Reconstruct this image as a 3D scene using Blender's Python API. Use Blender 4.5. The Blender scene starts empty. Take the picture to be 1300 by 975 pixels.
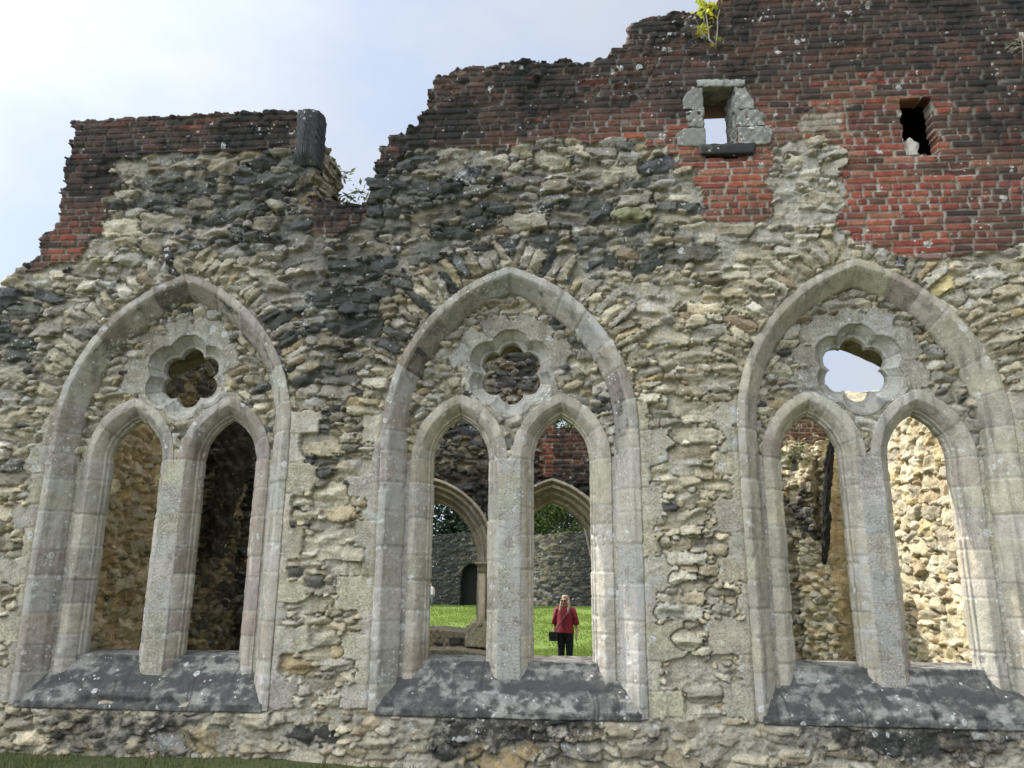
import bpy, bmesh, math, random
import numpy as np
from mathutils import Vector, Matrix
random.seed(7)
rng = np.random.default_rng(11)
SC = bpy.context.scene
COL = SC.collection
def R(a): return math.radians(a)

# ------------------------------------------------------------------ camera
FPX, PITCH, ROLL, YAW = 940.0, 0.23734692, 0.00698108, 0.07875769
CAM = np.array([0.55813371, -6.7, 1.70232932])
def cam_axes():
    cy, sy = math.cos(YAW), math.sin(YAW)
    right = np.array([cy, sy, 0]); f0 = np.array([-sy, cy, 0]); up0 = np.array([0, 0, 1.])
    f = f0*math.cos(PITCH)+up0*math.sin(PITCH); up = up0*math.cos(PITCH)-f0*math.sin(PITCH)
    r2 = right*math.cos(ROLL)+up*math.sin(ROLL); u2 = up*math.cos(ROLL)-right*math.sin(ROLL)
    return r2, u2, f
RX, UX, FX = cam_axes()
cd = bpy.data.cameras.new('camera'); cam = bpy.data.objects.new('camera', cd); COL.objects.link(cam)
cd.sensor_width = 36.0; cd.lens = FPX/1300*36; cd.clip_start = 0.05; cd.clip_end = 2000
M = Matrix(((RX[0], UX[0], -FX[0], CAM[0]), (RX[1], UX[1], -FX[1], CAM[1]), (RX[2], UX[2], -FX[2], CAM[2]), (0, 0, 0, 1)))
cam.matrix_world = M
SC.camera = cam
def chart(X, Z, Y=0.0):
    """survey chart of the ruin's south face: wall point (m) -> chart units"""
    d0 = X-CAM[0]; d1 = Y-CAM[1]; d2 = Z-CAM[2]
    a = d0*RX[0]+d1*RX[1]+d2*RX[2]; b = d0*UX[0]+d1*UX[1]+d2*UX[2]; c = d0*FX[0]+d1*FX[1]+d2*FX[2]
    return 650+FPX*a/c, 487.5-FPX*b/c
def wallpt(u, v, Y=0.0):
    d = RX*((u-650)/FPX)-UX*((v-487.5)/FPX)+FX
    t = (Y-CAM[1])/d[1]; P = CAM+t*d
    return P[0], P[2]

# ------------------------------------------------------------------ numpy helpers
def sstep(a, b, x):
    t = np.clip((x-a)/(b-a), 0, 1); return t*t*(3-2*t)
def vnoise(X, Z, cx, cz, seed):
    """smooth value noise in [-1,1] over world coordinates"""
    g = np.random.default_rng(seed).uniform(-1, 1, (257, 257))
    u = X/cx+57.3; v = Z/cz+91.7
    iu = np.floor(u).astype(int); iv = np.floor(v).astype(int)
    fu = u-iu; fv = v-iv; fu = fu*fu*(3-2*fu); fv = fv*fv*(3-2*fv)
    iu %= 256; iv %= 256
    return (g[iv, iu]*(1-fu)+g[iv, iu+1]*fu)*(1-fv)+(g[iv+1, iu]*(1-fu)+g[iv+1, iu+1]*fu)*fv
def fbm(X, Z, cx, cz, seed, octs=4, gain=.5):
    s = 0; a = 1.0; t = 0
    for o in range(octs):
        s = s+a*vnoise(X, Z, cx/2**o, cz/2**o, seed+o*17); t += a; a *= gain
    return s/t
def inpoly(U, V, poly):
    c = np.zeros(U.shape, bool); n = len(poly)
    for i in range(n):
        x0, y0 = poly[i]; x1, y1 = poly[(i+1) % n]
        if y0 == y1: continue
        m = ((y0 > V) != (y1 > V)) & (U < (x1-x0)*(V-y0)/(y1-y0)+x0)
        c ^= m
    return c
def mkmesh(name, verts, faces, mat, parent=None, attrs=None, smooth=True, uvless=True):
    """verts (n,3) array, faces (m,4|3) int array or list of lists"""
    me = bpy.data.meshes.new(name)
    verts = np.asarray(verts, np.float32)
    if isinstance(faces, np.ndarray):
        k = faces.shape[1]; m = len(faces)
        me.vertices.add(len(verts)); me.vertices.foreach_set('co', verts.ravel())
        me.loops.add(m*k); me.loops.foreach_set('vertex_index', faces.astype(np.int32).ravel())
        me.polygons.add(m); me.polygons.foreach_set('loop_start', np.arange(0, m*k, k, dtype=np.int32))
        me.polygons.foreach_set('loop_total', np.full(m, k, np.int32))
        me.update(calc_edges=True)
    else:
        me.from_pydata([tuple(map(float, v)) for v in verts], [], [list(map(int, f)) for f in faces])
    me.polygons.foreach_set('use_smooth', np.full(len(me.polygons), smooth, bool))
    if attrs:
        for k, arr in attrs.items():
            a = me.attributes.new(k, 'FLOAT_COLOR', 'POINT')
            arr = np.asarray(arr, np.float32)
            if arr.shape[1] == 3: arr = np.hstack([arr, np.ones((len(arr), 1), np.float32)])
            a.data.foreach_set('color', arr.ravel())
    me.materials.append(mat)
    me.update()
    o = bpy.data.objects.new(name, me); COL.objects.link(o)
    if parent is not None: o.parent = parent
    return o
def thing(name, label, cat, loc=(0, 0, 0), group=None):
    o = bpy.data.objects.new(name, None); COL.objects.link(o); o.location = loc
    o.empty_display_size = .2
    return tag(o, label, cat, group)
def tag(o, label, cat, group=None):
    o['label'] = label; o['category'] = cat; o['kind'] = 'thing'
    if group: o['group'] = group
    return o
class MB:
    """collects simple solids into one mesh"""
    def __init__(s): s.v = []; s.f = []; s.c = []
    def add(s, v, f, col=None):
        b = len(s.v); s.v += [tuple(p) for p in v]; s.f += [[i+b for i in q] for q in f]
        s.c += [col or (.5, .5, .5)]*len(v)
    def tube(s, pts, rads, n=8, col=None, cap=True, flat=None):
        pts = [Vector(p) for p in pts]; vs = []; fs = []
        up = Vector((0, 0, 1))
        for i, p in enumerate(pts):
            d = (pts[min(i+1, len(pts)-1)]-pts[max(i-1, 0)]).normalized()
            r0 = up if abs(d.dot(up)) < .95 else Vector((0, 1, 0))
            a = d.cross(r0).normalized(); b = a.cross(d).normalized()
            r = rads[i] if hasattr(rads, '__len__') else rads
            for k in range(n):
                t = 2*math.pi*k/n
                vs.append(p+a*(math.cos(t)*r)+b*(math.sin(t)*r))
        for i in range(len(pts)-1):
            for k in range(n):
                fs.append([i*n+k, i*n+(k+1) % n, (i+1)*n+(k+1) % n, (i+1)*n+k])
        if cap:
            fs.append(list(range(n))[::-1]); fs.append([(len(pts)-1)*n+k for k in range(n)])
        s.add(vs, fs, col)
    def loft(s, rings, col=None, cap=True):
        n = len(rings[0]); vs = [p for r in rings for p in r]; fs = []
        for i in range(len(rings)-1):
            for k in range(n):
                fs.append([i*n+k, i*n+(k+1) % n, (i+1)*n+(k+1) % n, (i+1)*n+k])
        if cap:
            fs.append(list(range(n))[::-1]); fs.append([(len(rings)-1)*n+k for k in range(n)])
        s.add(vs, fs, col)
    def build(s, name, mat, parent=None, smooth=True, attr=False):
        return mkmesh(name, s.v, s.f, mat, parent, {'col': np.array(s.c)} if attr else None, smooth)

# ------------------------------------------------------------------ materials
def newmat(name):
    m = bpy.data.materials.new(name); m.use_nodes = True
    nt = m.node_tree; b = nt.nodes['Principled BSDF']
    return m, nt, b
class G:
    def __init__(s, nt): s.nt = nt
    def n(s, t, **k):
        x = s.nt.nodes.new(t)
        for a, v in k.items():
            if a in x.inputs.keys() if isinstance(a, str) else False: pass
            setattr(x, a, v)
        return x
    def l(s, a, b): s.nt.links.new(a, b)
    def noise(s, vec, scale, detail=4, rough=.55):
        x = s.n('ShaderNodeTexNoise'); x.inputs['Scale'].default_value = scale
        x.inputs['Detail'].default_value = detail; x.inputs['Roughness'].default_value = rough
        if vec is not None: s.l(vec, x.inputs['Vector'])
        return x
    def math(s, op, a, b=None, c=None, clamp=False):
        x = s.n('ShaderNodeMath'); x.operation = op; x.use_clamp = clamp
        for i, q in enumerate((a, b, c)):
            if q is None: continue
            if isinstance(q, (int, float)): x.inputs[i].default_value = q
            else: s.l(q, x.inputs[i])
        return x.outputs[0]
    def mapr(s, v, a, b, c=0, d=1):
        x = s.n('ShaderNodeMapRange'); x.interpolation_type = 'SMOOTHSTEP'
        s.l(v, x.inputs[0]); x.inputs[1].default_value = a; x.inputs[2].default_value = b
        x.inputs[3].default_value = c; x.inputs[4].default_value = d
        return x.outputs[0]
    def mix(s, f, a, b, mode='MIX'):
        x = s.n('ShaderNodeMix'); x.data_type = 'RGBA'; x.blend_type = mode
        if isinstance(f, (int, float)): x.inputs[0].default_value = f
        else: s.l(f, x.inputs[0])
        for i, q in ((6, a), (7, b)):
            if isinstance(q, tuple): x.inputs[i].default_value = (*q, 1)
            else: s.l(q, x.inputs[i])
        return x.outputs[2]

def stone_material(name, bump=1.0, fine=55.0, spots=1.0, patch=(.41, .40, .37), drift=.30, streak=0.0, grain=1.0, crustc=(.028, .029, .028)):
    """stone or brick: own colour per block, grain, white and grey lichen, black weathering crust, moss"""
    m, nt, b = newmat(name); g = G(nt)
    tc = g.n('ShaderNodeTexCoord'); P = tc.outputs['Object']
    col = g.n('ShaderNodeAttribute', attribute_name='col').outputs['Color']
    msk = g.n('ShaderNodeAttribute', attribute_name='msk').outputs['Color']
    sep = g.n('ShaderNodeSeparateColor'); g.l(msk, sep.inputs[0])
    lich, dark, moss = sep.outputs[0], sep.outputs[1], sep.outputs[2]
    n1 = g.noise(P, fine, 6, .65); n2 = g.noise(P, 9.0, 5, .6); n3 = g.noise(P, 2.3, 5, .6); n4 = g.noise(P, 170, 3, .6)
    v = g.math('ADD', g.math('MULTIPLY', n1.outputs[0], 1.9*grain), g.math('MULTIPLY', n2.outputs[0], .85))
    v = g.math('ADD', v, g.math('MULTIPLY', n4.outputs[0], .75))
    v = g.math('MAXIMUM', g.math('SUBTRACT', v, .73-.95*(1-grain)), .22)
    vv = g.n('ShaderNodeCombineColor')
    for i in range(3): g.l(v, vv.inputs[i])
    c = g.mix(1.0, col, vv.outputs[0], 'MULTIPLY')
    # warm / cool drift across the face
    c = g.mix(g.mapr(n3.outputs[0], .38, .68, 0, drift), c, g.mix(1.0, c, (1.12, .98, .78), 'MULTIPLY'))
    if streak:
        mp = g.n('ShaderNodeMapping'); mp.inputs['Scale'].default_value = (11, 11, .9); g.l(P, mp.inputs['Vector'])
        ns = g.noise(mp.outputs[0], 1.0, 5, .65)
        c = g.mix(g.mapr(ns.outputs[0], .46, .72, 0, streak), c, g.mix(1.0, c, (.42, .43, .44), 'MULTIPLY'))
    # black crust
    df = g.math('ADD', g.math('MULTIPLY', dark, 1.25), g.math('MULTIPLY', g.math('SUBTRACT', n2.outputs[0], .5), 1.9))
    df = g.math('ADD', df, g.math('MULTIPLY', g.math('SUBTRACT', n1.outputs[0], .5), 1.1))
    df = g.math('MULTIPLY', g.mapr(df, .26, .92, 0, .92), g.mapr(dark, 0.0, .12))
    c = g.mix(df, c, crustc)
    # moss / algae
    mf = g.math('MULTIPLY', g.mapr(g.math('ADD', moss, g.math('MULTIPLY', g.math('SUBTRACT', n2.outputs[0], .5), 1.2)), .35, .8, 0, .75), g.mapr(moss, 0, .1))
    c = g.mix(mf, c, (.085, .095, .03))
    # lichen: round spots of two sizes plus crusty patches
    cl = g.mapr(g.noise(P, 3.4, 3, .6).outputs[0], .43, .62, .04, 1.0)
    for sc, th in ((38.0, .30), (15.0, .30)):
        w = g.n('ShaderNodeTexVoronoi'); w.inputs['Scale'].default_value = sc; w.feature = 'F1'
        wp = g.n('ShaderNodeVectorMath'); wp.operation = 'ADD'
        wn = g.noise(P, sc*2.2, 3, .7); wsc = g.n('ShaderNodeVectorMath'); wsc.operation = 'SCALE'; wsc.inputs['Scale'].default_value = .5/sc
        g.l(wn.outputs['Color'], wsc.inputs[0]); g.l(P, wp.inputs[0]); g.l(wsc.outputs[0], wp.inputs[1]); g.l(wp.outputs[0], w.inputs['Vector'])
        sp = g.n('ShaderNodeSeparateColor'); g.l(w.outputs['Color'], sp.inputs[0])
        size = g.math('MULTIPLY', g.math('POWER', sp.outputs[0], 2.0), .62)
        on = g.math('LESS_THAN', sp.outputs[1], g.math('MULTIPLY', g.math('MULTIPLY', lich, cl), .95*spots))
        f = g.math('MULTIPLY', g.math('MULTIPLY', g.mapr(g.math('SUBTRACT', w.outputs['Distance'], size), -.05, .03, 1, 0), on), g.mapr(n1.outputs[0], .36, .56, .12, .9))
        c = g.mix(f, c, (.60, .60, .565))
    pf = g.math('ADD', g.math('MULTIPLY', g.math('SUBTRACT', lich, .45), 1.1), g.math('MULTIPLY', g.math('SUBTRACT', n2.outputs[0], .5), 3.0))
    pf = g.math('ADD', pf, g.math('MULTIPLY', g.math('SUBTRACT', n1.outputs[0], .5), 1.6))
    pf = g.math('MULTIPLY', g.mapr(pf, .25, .85, 0, .72), g.mapr(lich, .05, .3))
    c = g.mix(pf, c, patch)
    g.l(c, b.inputs['Base Color'])
    b.inputs['Roughness'].default_value = .93; b.inputs['Specular IOR Level'].default_value = .18
    h = g.math('ADD', g.math('MULTIPLY', n1.outputs[0], .6), g.math('ADD', g.math('MULTIPLY', n4.outputs[0], .25), g.math('MULTIPLY', n2.outputs[0], .7)))
    bp = g.n('ShaderNodeBump'); bp.inputs['Strength'].default_value = .9*bump; bp.inputs['Distance'].default_value = .028
    g.l(h, bp.inputs['Height']); g.l(bp.outputs[0], b.inputs['Normal'])
    return m
def plain(name, col, rough=.7, var=.35, scale=20, bump=0.0, spec=.3):
    m, nt, b = newmat(name); g = G(nt)
    tc = g.n('ShaderNodeTexCoord'); n = g.noise(tc.outputs['Object'], scale, 5, .6)
    c = g.mix(n.outputs[0], tuple(x*(1-var) for x in col), tuple(x*(1+var) for x in col))
    g.l(c, b.inputs['Base Color']); b.inputs['Roughness'].default_value = rough
    b.inputs['Specular IOR Level'].default_value = spec
    if bump:
        bp = g.n('ShaderNodeBump'); bp.inputs['Strength'].default_value = bump; bp.inputs['Distance'].default_value = .02
        g.l(n.outputs[0], bp.inputs['Height']); g.l(bp.outputs[0], b.inputs['Normal'])
    return m
def leafmat(name, trans=.35):
    m, nt, b = newmat(name); g = G(nt)
    col = g.n('ShaderNodeAttribute', attribute_name='col').outputs['Color']
    g.l(col, b.inputs['Base Color']); b.inputs['Roughness'].default_value = .55; b.inputs['Specular IOR Level'].default_value = .25
    t = g.n('ShaderNodeBsdfTranslucent'); g.l(col, t.inputs[0])
    mx = g.n('ShaderNodeMixShader'); mx.inputs[0].default_value = trans
    g.l(b.outputs[0], mx.inputs[1]); g.l(t.outputs[0], mx.inputs[2])
    g.l(mx.outputs[0], nt.nodes['Material Output'].inputs[0])
    return m
MRUB = stone_material('rubble_stone', 1.0, streak=.45)
MBRK = stone_material('old_brick', .8, 70.0, .8)
MASH = stone_material('dressed_limestone', .45, 60.0, drift=.22, streak=.75, grain=.5)
MSIL = stone_material('sill_limestone', .9, 60.0, .6, (.31, .315, .305), .15, streak=.6, crustc=(.062, .062, .060))
MLEAF = leafmat('foliage'); MBARK = plain('bark', (.10, .085, .065), .9, .5, 30, .6)
MTWIG = plain('pale_twig', (.34, .30, .24), .85, .3, 40)

# ------------------------------------------------------------------ masonry height fields
PALE = np.array((1.14, 1.115, 1.09))*np.array([(.40, .375, .30), (.345, .325, .265), (.45, .415, .32), (.30, .29, .25), (.37, .33, .25), (.27, .25, .205), (.42, .405, .345), (.33, .30, .225)])
OCHRE = np.array([(.40, .335, .215), (.36, .29, .18), (.43, .37, .25), (.31, .25, .18)])
DARK = np.array([(.070, .074, .068), (.095, .097, .086), (.13, .128, .11), (.082, .083, .082), (.155, .15, .125), (.06, .06, .055)])
class Field:
    """stones bedded in mortar over the rectangle x0..x1, z0..z1 of a wall plane"""
    def __init__(s, x0, x1, z0, z1, res, seed):
        s.res = res; s.nx = int(round((x1-x0)/res))+1; s.nz = int(round((z1-z0)/res))+1
        s.x0, s.z0 = x0, z0
        s.X, s.Z = np.meshgrid(x0+np.arange(s.nx)*res, z0+np.arange(s.nz)*res)
        s.rng = np.random.default_rng(seed); s.seed = seed
        s.seeds = []       # (x,z,a,b,theta,p,kind,colour,prot)
        s.occ = np.zeros((s.nz, s.nx), bool)
        sd = seed*31
        s.WX = s.X+.020*vnoise(s.X, s.Z, .16, .12, sd+1)+.011*vnoise(s.X, s.Z, .05, .04, sd+2)+.006*vnoise(s.X, s.Z, .02, .018, sd+9)
        s.WZ = s.Z+.014*vnoise(s.X, s.Z, .17, .12, sd+3)+.008*vnoise(s.X, s.Z, .06, .04, sd+4)+.005*vnoise(s.X, s.Z, .02, .018, sd+10)
    def win(s, x, z, r, rz=None):
        rz = rz or r
        i0 = max(0, int((x-r-s.x0)/s.res)); i1 = min(s.nx, int((x+r-s.x0)/s.res)+2)
        j0 = max(0, int((z-rz-s.z0)/s.res)); j1 = min(s.nz, int((z+rz-s.z0)/s.res)+2)
        return slice(j0, j1), slice(i0, i1)
    def put(s, x, z, a, b, th=0, p=2.6, kind=0, col=None, prot=None, force=False, fill=.80):
        rr = abs(a*math.cos(th))+abs(b*math.sin(th)); rz = abs(a*math.sin(th))+abs(b*math.cos(th))
        sl = s.win(x, z, rr, rz)
        if s.occ[sl].size == 0: return False
        c, q = math.cos(th), math.sin(th)
        dx = s.X[sl]-x; dz = s.Z[sl]-z
        u = (dx*c+dz*q)/a; v = (-dx*q+dz*c)/b
        ins = (np.abs(u)**p+np.abs(v)**p) < fill**p
        if not force and s.occ[sl][ins].any(): return False
        s.occ[sl] |= ins
        s.seeds.append((x, z, a, b, th, p, kind, col, prot)); return True
    def fill(s, sizes, free=None, tries=4000, tilt=.12):
        """sizes: list of (a_lo,a_hi,b_lo,b_hi,share of tries)"""
        x1 = s.x0+s.nx*s.res; z1 = s.z0+s.nz*s.res
        for a0, a1, b0, b1, k in sizes:
            n = int(tries*k)
            xs = s.rng.uniform(s.x0-.05, x1+.05, n); zs = s.rng.uniform(s.z0-.05, z1+.05, n)
            for x, z in zip(xs, zs):
                i = min(s.nx-1, max(0, int((x-s.x0)/s.res))); j = min(s.nz-1, max(0, int((z-s.z0)/s.res)))
                if s.occ[j, i]: continue
                if free is not None and not free[j, i]: continue
                a = s.rng.uniform(a0, a1); b = s.rng.uniform(b0, b1)
                s.put(x, z, a, b, s.rng.normal(0, tilt), s.rng.uniform(2.6, 8))
    def rasterise(s):
        d1 = np.full(s.X.shape, 9.0); d2 = np.full(s.X.shape, 9.0); idx = np.full(s.X.shape, -1, np.int32)
        for k, (x, z, a, b, th, p, kind, col, prot) in enumerate(s.seeds):
            rr = 1.55*(abs(a*math.cos(th))+abs(b*math.sin(th)))+.05; rz = 1.55*(abs(a*math.sin(th))+abs(b*math.cos(th)))+.05
            sl = s.win(x, z, rr, rz)
            if idx[sl].size == 0: continue
            wx = s.WX if kind == 0 else s.X; wz = s.WZ if kind == 0 else s.Z
            dx = wx[sl]-x; dz = wz[sl]-z
            c, q = math.cos(th), math.sin(th)
            u = np.abs(dx*c+dz*q)/a; v = np.abs(-dx*q+dz*c)/b
            d = (u**p+v**p)**(1/p)
            A = d1[sl]; B = d2[sl]; I = idx[sl]
            lo = d < A
            B[...] = np.where(lo, A, np.minimum(B, d)); I[lo] = k; A[lo] = d[lo]
        s.d1, s.d2, s.idx = d1, d2, idx
    def relief(s, prot=(.012, .045), mortar=(.33, .29, .22), darkp=None, ochre=.06, mort_dark=None, bulge=.02, ledge=.35, reach=1.2, mlevel=-.029, cover=None):
        """heights (towards the viewer) and colours"""
        n = max(1, len(s.seeds)); rg = s.rng
        S = s.seeds
        pr = rg.uniform(prot[0], prot[1], n); tu = rg.normal(0, .14, n); tv = rg.normal(-ledge*.28, .22, n)
        big = np.array([t[2]*t[3] for t in S]); 
        cen = np.array([(t[0], t[1]) for t in S]); th = np.array([t[4] for t in S]); kind = np.array([t[6] for t in S])
        col = PALE[rg.integers(0, len(PALE), n)]*rg.uniform(.78, 1.18, (n, 1))
        oc = rg.random(n) < ochre; col[oc] = OCHRE[rg.integers(0, len(OCHRE), oc.sum())]
        if darkp is not None:
            ii = np.clip(((cen[:, 0]-s.x0)/s.res).astype(int), 0, s.nx-1); jj = np.clip(((cen[:, 1]-s.z0)/s.res).astype(int), 0, s.nz-1)
            dp = darkp[jj, ii]
            col *= (1-.80*np.clip(dp-.08, 0, 1))[:, None]; dk = rg.random(n) < dp; col[dk] = DARK[rg.integers(0, len(DARK), dk.sum())]*1.15
        lich = rg.uniform(0, .42, n)**1.3; lich[rg.random(n) < .07] = .8
        for k, t in enumerate(S):
            if t[6] == 1:
                pr[k] = .010+rg.normal(0, .0025); tu[k] = tv[k] = 0; col[k] = np.array((.395, .375, .32))*rg.uniform(.86, 1.14)*np.array((1, rg.uniform(.96, 1.02), rg.uniform(.88, 1.05))); lich[k] = rg.choice([.1, .3, .55, .85])
            if t[7] is not None: col[k] = t[7]
            if t[8] is not None: pr[k] = t[8]
        I = np.clip(s.idx, 0, n-1)
        out = (s.idx < 0)
        q = np.minimum((s.d2-s.d1)*1.15, (reach-s.d1)*1.4)
        soft = np.where(kind[I] == 1, .10, .17)
        pl = sstep(0, 1, np.clip(q/soft, 0, 1)); pl[out] = 0
        du = s.X-cen[I, 0]; dv = s.Z-cen[I, 1]
        sd = s.seed*77
        ash = kind[I] == 1
        cov = 0 if cover is None else cover
        erode = sstep(.05, .45, fbm(s.X, s.Z, .45, .3, sd+15, 3))
        mort = mlevel+.020*fbm(s.X, s.Z, .42, .3, sd+4, 2)+.012*fbm(s.X, s.Z, .10, .07, sd+5, 4)+.007*vnoise(s.X, s.Z, .030, .026, sd+6)+.004*vnoise(s.X, s.Z, .018, .016, sd+26)-.024*erode+cov
        sv = fbm(s.X, s.Z+.25*np.tan(np.clip(th[I], -1.2, 1.2))*s.X, .22, .030, sd+7, 3)
        strat = .0050*np.round(sv*3.5)/3.5*1.3+.003*sv+.009*fbm(s.X, s.Z, .07, .05, sd+8, 4)-.008*np.abs(vnoise(s.X, s.Z, .05, .035, sd+18))
        strat = np.where(ash, .0030*fbm(s.X, s.Z, .06, .05, sd+8, 4), strat)
        dome = np.where(ash, 0, -.007*np.clip(s.d1, 0, 1.2)**3)
        fac = np.full(s.X.shape, 9.0)
        for kf in range(4):
            gx = rg.normal(0, .34, n); gz = rg.normal(0, .55, n); c0 = rg.uniform(.0, .020, n)
            fac = np.minimum(fac, c0[I]+gx[I]*du+gz[I]*dv)
        fac = np.where(ash, 0, np.clip(fac, -.034, .02))
        stone = pr[I]+np.clip(tu[I]*du+tv[I]*dv, -.03, .03)*.6+fac+strat+dome
        se = stone-(1-pl)*np.where(ash, .012, .06)
        se = np.where(out, -.2, se); mort = np.where(ash & ~out, np.minimum(mort, .002), mort)
        dlt = se-mort
        k = sstep(-.004, .004, dlt)
        h = np.maximum(se, mort)
        if bulge: h = h+bulge*fbm(s.X, s.Z, .9, .7, sd+12, 2)*np.where(ash, .2, 1)
        s.h = h; s.pl = pl
        mc = np.array(mortar)[None, None, :]*(1+.25*fbm(s.X, s.Z, .25, .2, sd+13, 4))[..., None]
        if mort_dark is not None: mc = mc*(1-.62*mort_dark[..., None])
        cc = col[I]*(1+.22*fbm(s.X, s.Z, .08, .035, sd+14, 3))[..., None]
        k = k[..., None]
        s.col = mc*(1-k)+cc*k
        s.lich = lich[I]*k[..., 0]
        s.kindmap = np.where(out, 0, kind[I])
        return s
def bricks(X, Z, seed, row=.072, L=.235, mortar=(.37, .34, .29), wob=.014):
    """brick courses: (height, plateau, per-brick random arrays)"""
    rg = np.random.default_rng(seed)
    Zw = Z+wob*fbm(X, Z, .9, .5, seed+1, 3)+.004*vnoise(X, Z, .12, .05, seed+2)
    Xw = X+.006*vnoise(X, Z, .05, .05, seed+3)
    r = np.floor(Zw/row).astype(int); fz = Zw/row-r
    jit = rg.uniform(0, 1, 4096)
    off = np.where(r % 2 == 0, 0.0, .27)*L+jit[r % 4096]*L*.5
    ln = np.where(jit[(r*7+3) % 4096] > .52, L*.5, L)*(1+.12*(jit[(r*3+1) % 4096]-.5))
    t = (Xw+off)/ln
    # irregular brick lengths within a course
    t = t+.20*np.sin(t*2.1+r*1.7)
    b = np.floor(t).astype(int); fx = t-b
    key = (r*1013+b*7919) % 65521
    R1 = np.random.default_rng(seed+5).random((65521, 5))
    rv = R1[key]
    ez = np.minimum(fz, 1-fz)*row; ex = np.minimum(fx, 1-fx)*ln
    er = .011*fbm(X, Z, .05, .04, seed+6, 3)
    r0 = .018
    cx = np.clip(r0-(ex-.003), 0, r0+.003); cz = np.clip(r0-ez, 0, r0)
    e = r0-np.sqrt(cx*cx+cz*cz)+er*.35
    pl = sstep(.0030, .0085, e)
    h = -.019+.004*vnoise(X, Z, .03, .03, seed+7)
    hb = (rv[..., 0]-.5)*.018+.005+.004*fbm(X, Z, .05, .04, seed+8, 3)-.010*sstep(.012, .0, e)
    hb = np.where(rv[..., 1] > .965, hb-.03, hb)
    return h*(1-pl)+hb*pl, pl, rv
BRIGHT = np.array([(.29, .085, .055), (.24, .070, .050), (.32, .105, .065), (.21, .064, .050), (.26, .092, .062), (.30, .14, .09)])
MAROON = np.array((.90, .95, .97))*np.array([(.165, .070, .048), (.19, .076, .052), (.135, .060, .044), (.22, .092, .062), (.16, .085, .060)])
SOOT = np.array([(.052, .041, .035), (.068, .049, .040), (.042, .036, .033), (.085, .058, .046)])
def brickcol(rv, pl, X, Z, bright, soot, seed, mortar=(.43, .405, .345)):
    pick = rv[..., 2]; i = (rv[..., 3]*997).astype(int)
    c = np.where((pick < bright)[..., None], BRIGHT[i % len(BRIGHT)], MAROON[i % len(MAROON)])
    f = np.clip(soot*1.15-.45*rv[..., 4]+.25*fbm(X, Z, .22, .12, seed+25, 3), 0, 1)
    f = np.where(rv[..., 4] < soot*.35, np.maximum(f, .85), f)[..., None]
    c = c*(1-f)+SOOT[i % len(SOOT)]*f
    gr = (rv[..., 1] > .93) & (rv[..., 1] < .945)
    c = np.where(gr[..., None], c*.5+np.array((.11, .105, .10)), c)
    c = c*(1+.30*fbm(X, Z, .05, .04, seed+21, 4))[..., None]
    m = np.array(mortar)*(1-.62*np.clip(soot, 0, 1))[..., None]*(1+.3*fbm(X, Z, .2, .12, seed+22, 3))[..., None]
    # lime bloom smeared over some bricks
    bl = (.20*sstep(.25, .6, fbm(X, Z, .4, .16, seed+27, 4))*(1-np.clip(soot*1.1, 0, 1)))[..., None]
    c = c*(1-bl)+np.array((.26, .20, .165))*bl
    k = pl[..., None]
    return m*(1-k)+c*k

def grid_quads(keep):
    nz, nx = keep.shape
    idx = np.arange(nz*nx).reshape(nz, nx)
    q = np.stack([idx[:-1, :-1], idx[:-1, 1:], idx[1:, 1:], idx[1:, :-1]], -1)
    return q
def compact(V, F, A):
    used = np.unique(F); mp = np.full(len(V), -1, np.int64); mp[used] = np.arange(len(used))
    return V[used], mp[F], {k: a[used] for k, a in A.items()}
def rim(F):
    """directed boundary edges of a quad set"""
    e = np.concatenate([F[:, [0, 1]], F[:, [1, 2]], F[:, [2, 3]], F[:, [3, 0]]])
    key = np.minimum(e[:, 0], e[:, 1]).astype(np.int64)*10**8+np.maximum(e[:, 0], e[:, 1])
    u, inv, cnt = np.unique(key, return_inverse=True, return_counts=True)
    return e[cnt[inv] == 1]
def skirt(V, A, E, depth_dir, depth, nseg, noise=.03, seed=3):
    """walls from the boundary edges E back along depth_dir; returns extra verts, faces, attrs"""
    vs = np.unique(E); mp = {v: i for i, v in enumerate(vs)}
    base = V[vs]; nv = len(vs)
    rows = []; 
    for k in range(1, nseg+1):
        t = k/nseg
        P = base+np.asarray(depth_dir)[None, :]*depth*t
        if k < nseg or noise:
            nn = noise*vnoise(base[:, 0]*3.1+k*5.7, base[:, 2]*3.1+base[:, 1]*3, .35, .35, seed+k)
            n2 = noise*vnoise(base[:, 0]*3.1+k*3.7, base[:, 2]*3.1+base[:, 1]*3, .35, .35, seed+40+k)
            P = P.copy(); P[:, 2] += nn
            if abs(depth_dir[1]) > .5: P[:, 0] += n2
            else: P[:, 1] += n2
        rows.append(P)
    EV = np.concatenate(rows)
    b0 = len(V)
    ea = np.array([mp[a] for a in E[:, 0]]); eb = np.array([mp[b] for b in E[:, 1]])
    fs = []
    for k in range(nseg):
        lo_a = E[:, 0] if k == 0 else b0+(k-1)*nv+ea; lo_b = E[:, 1] if k == 0 else b0+(k-1)*nv+eb
        fs.append(np.stack([lo_b, lo_a, b0+k*nv+ea, b0+k*nv+eb], -1))
    EA = {n: np.concatenate([a[vs]]*nseg) for n, a in A.items()}
    if noise > .01:
        q = EV[:, 0]+EV[:, 1]*1.37; r_ = EV[:, 2]+EV[:, 1]*.21
        m_ = np.median(A['col'][vs], axis=0)
        t2 = (1+.55*fbm(q, r_, .14, .09, seed+61, 4)+.3*vnoise(q, r_, .3, .07, seed+63))[:, None]
        EA['col'] = EA['col']*.25+.75*m_[None, :]*t2
    return EV, np.concatenate(fs), EA

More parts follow.
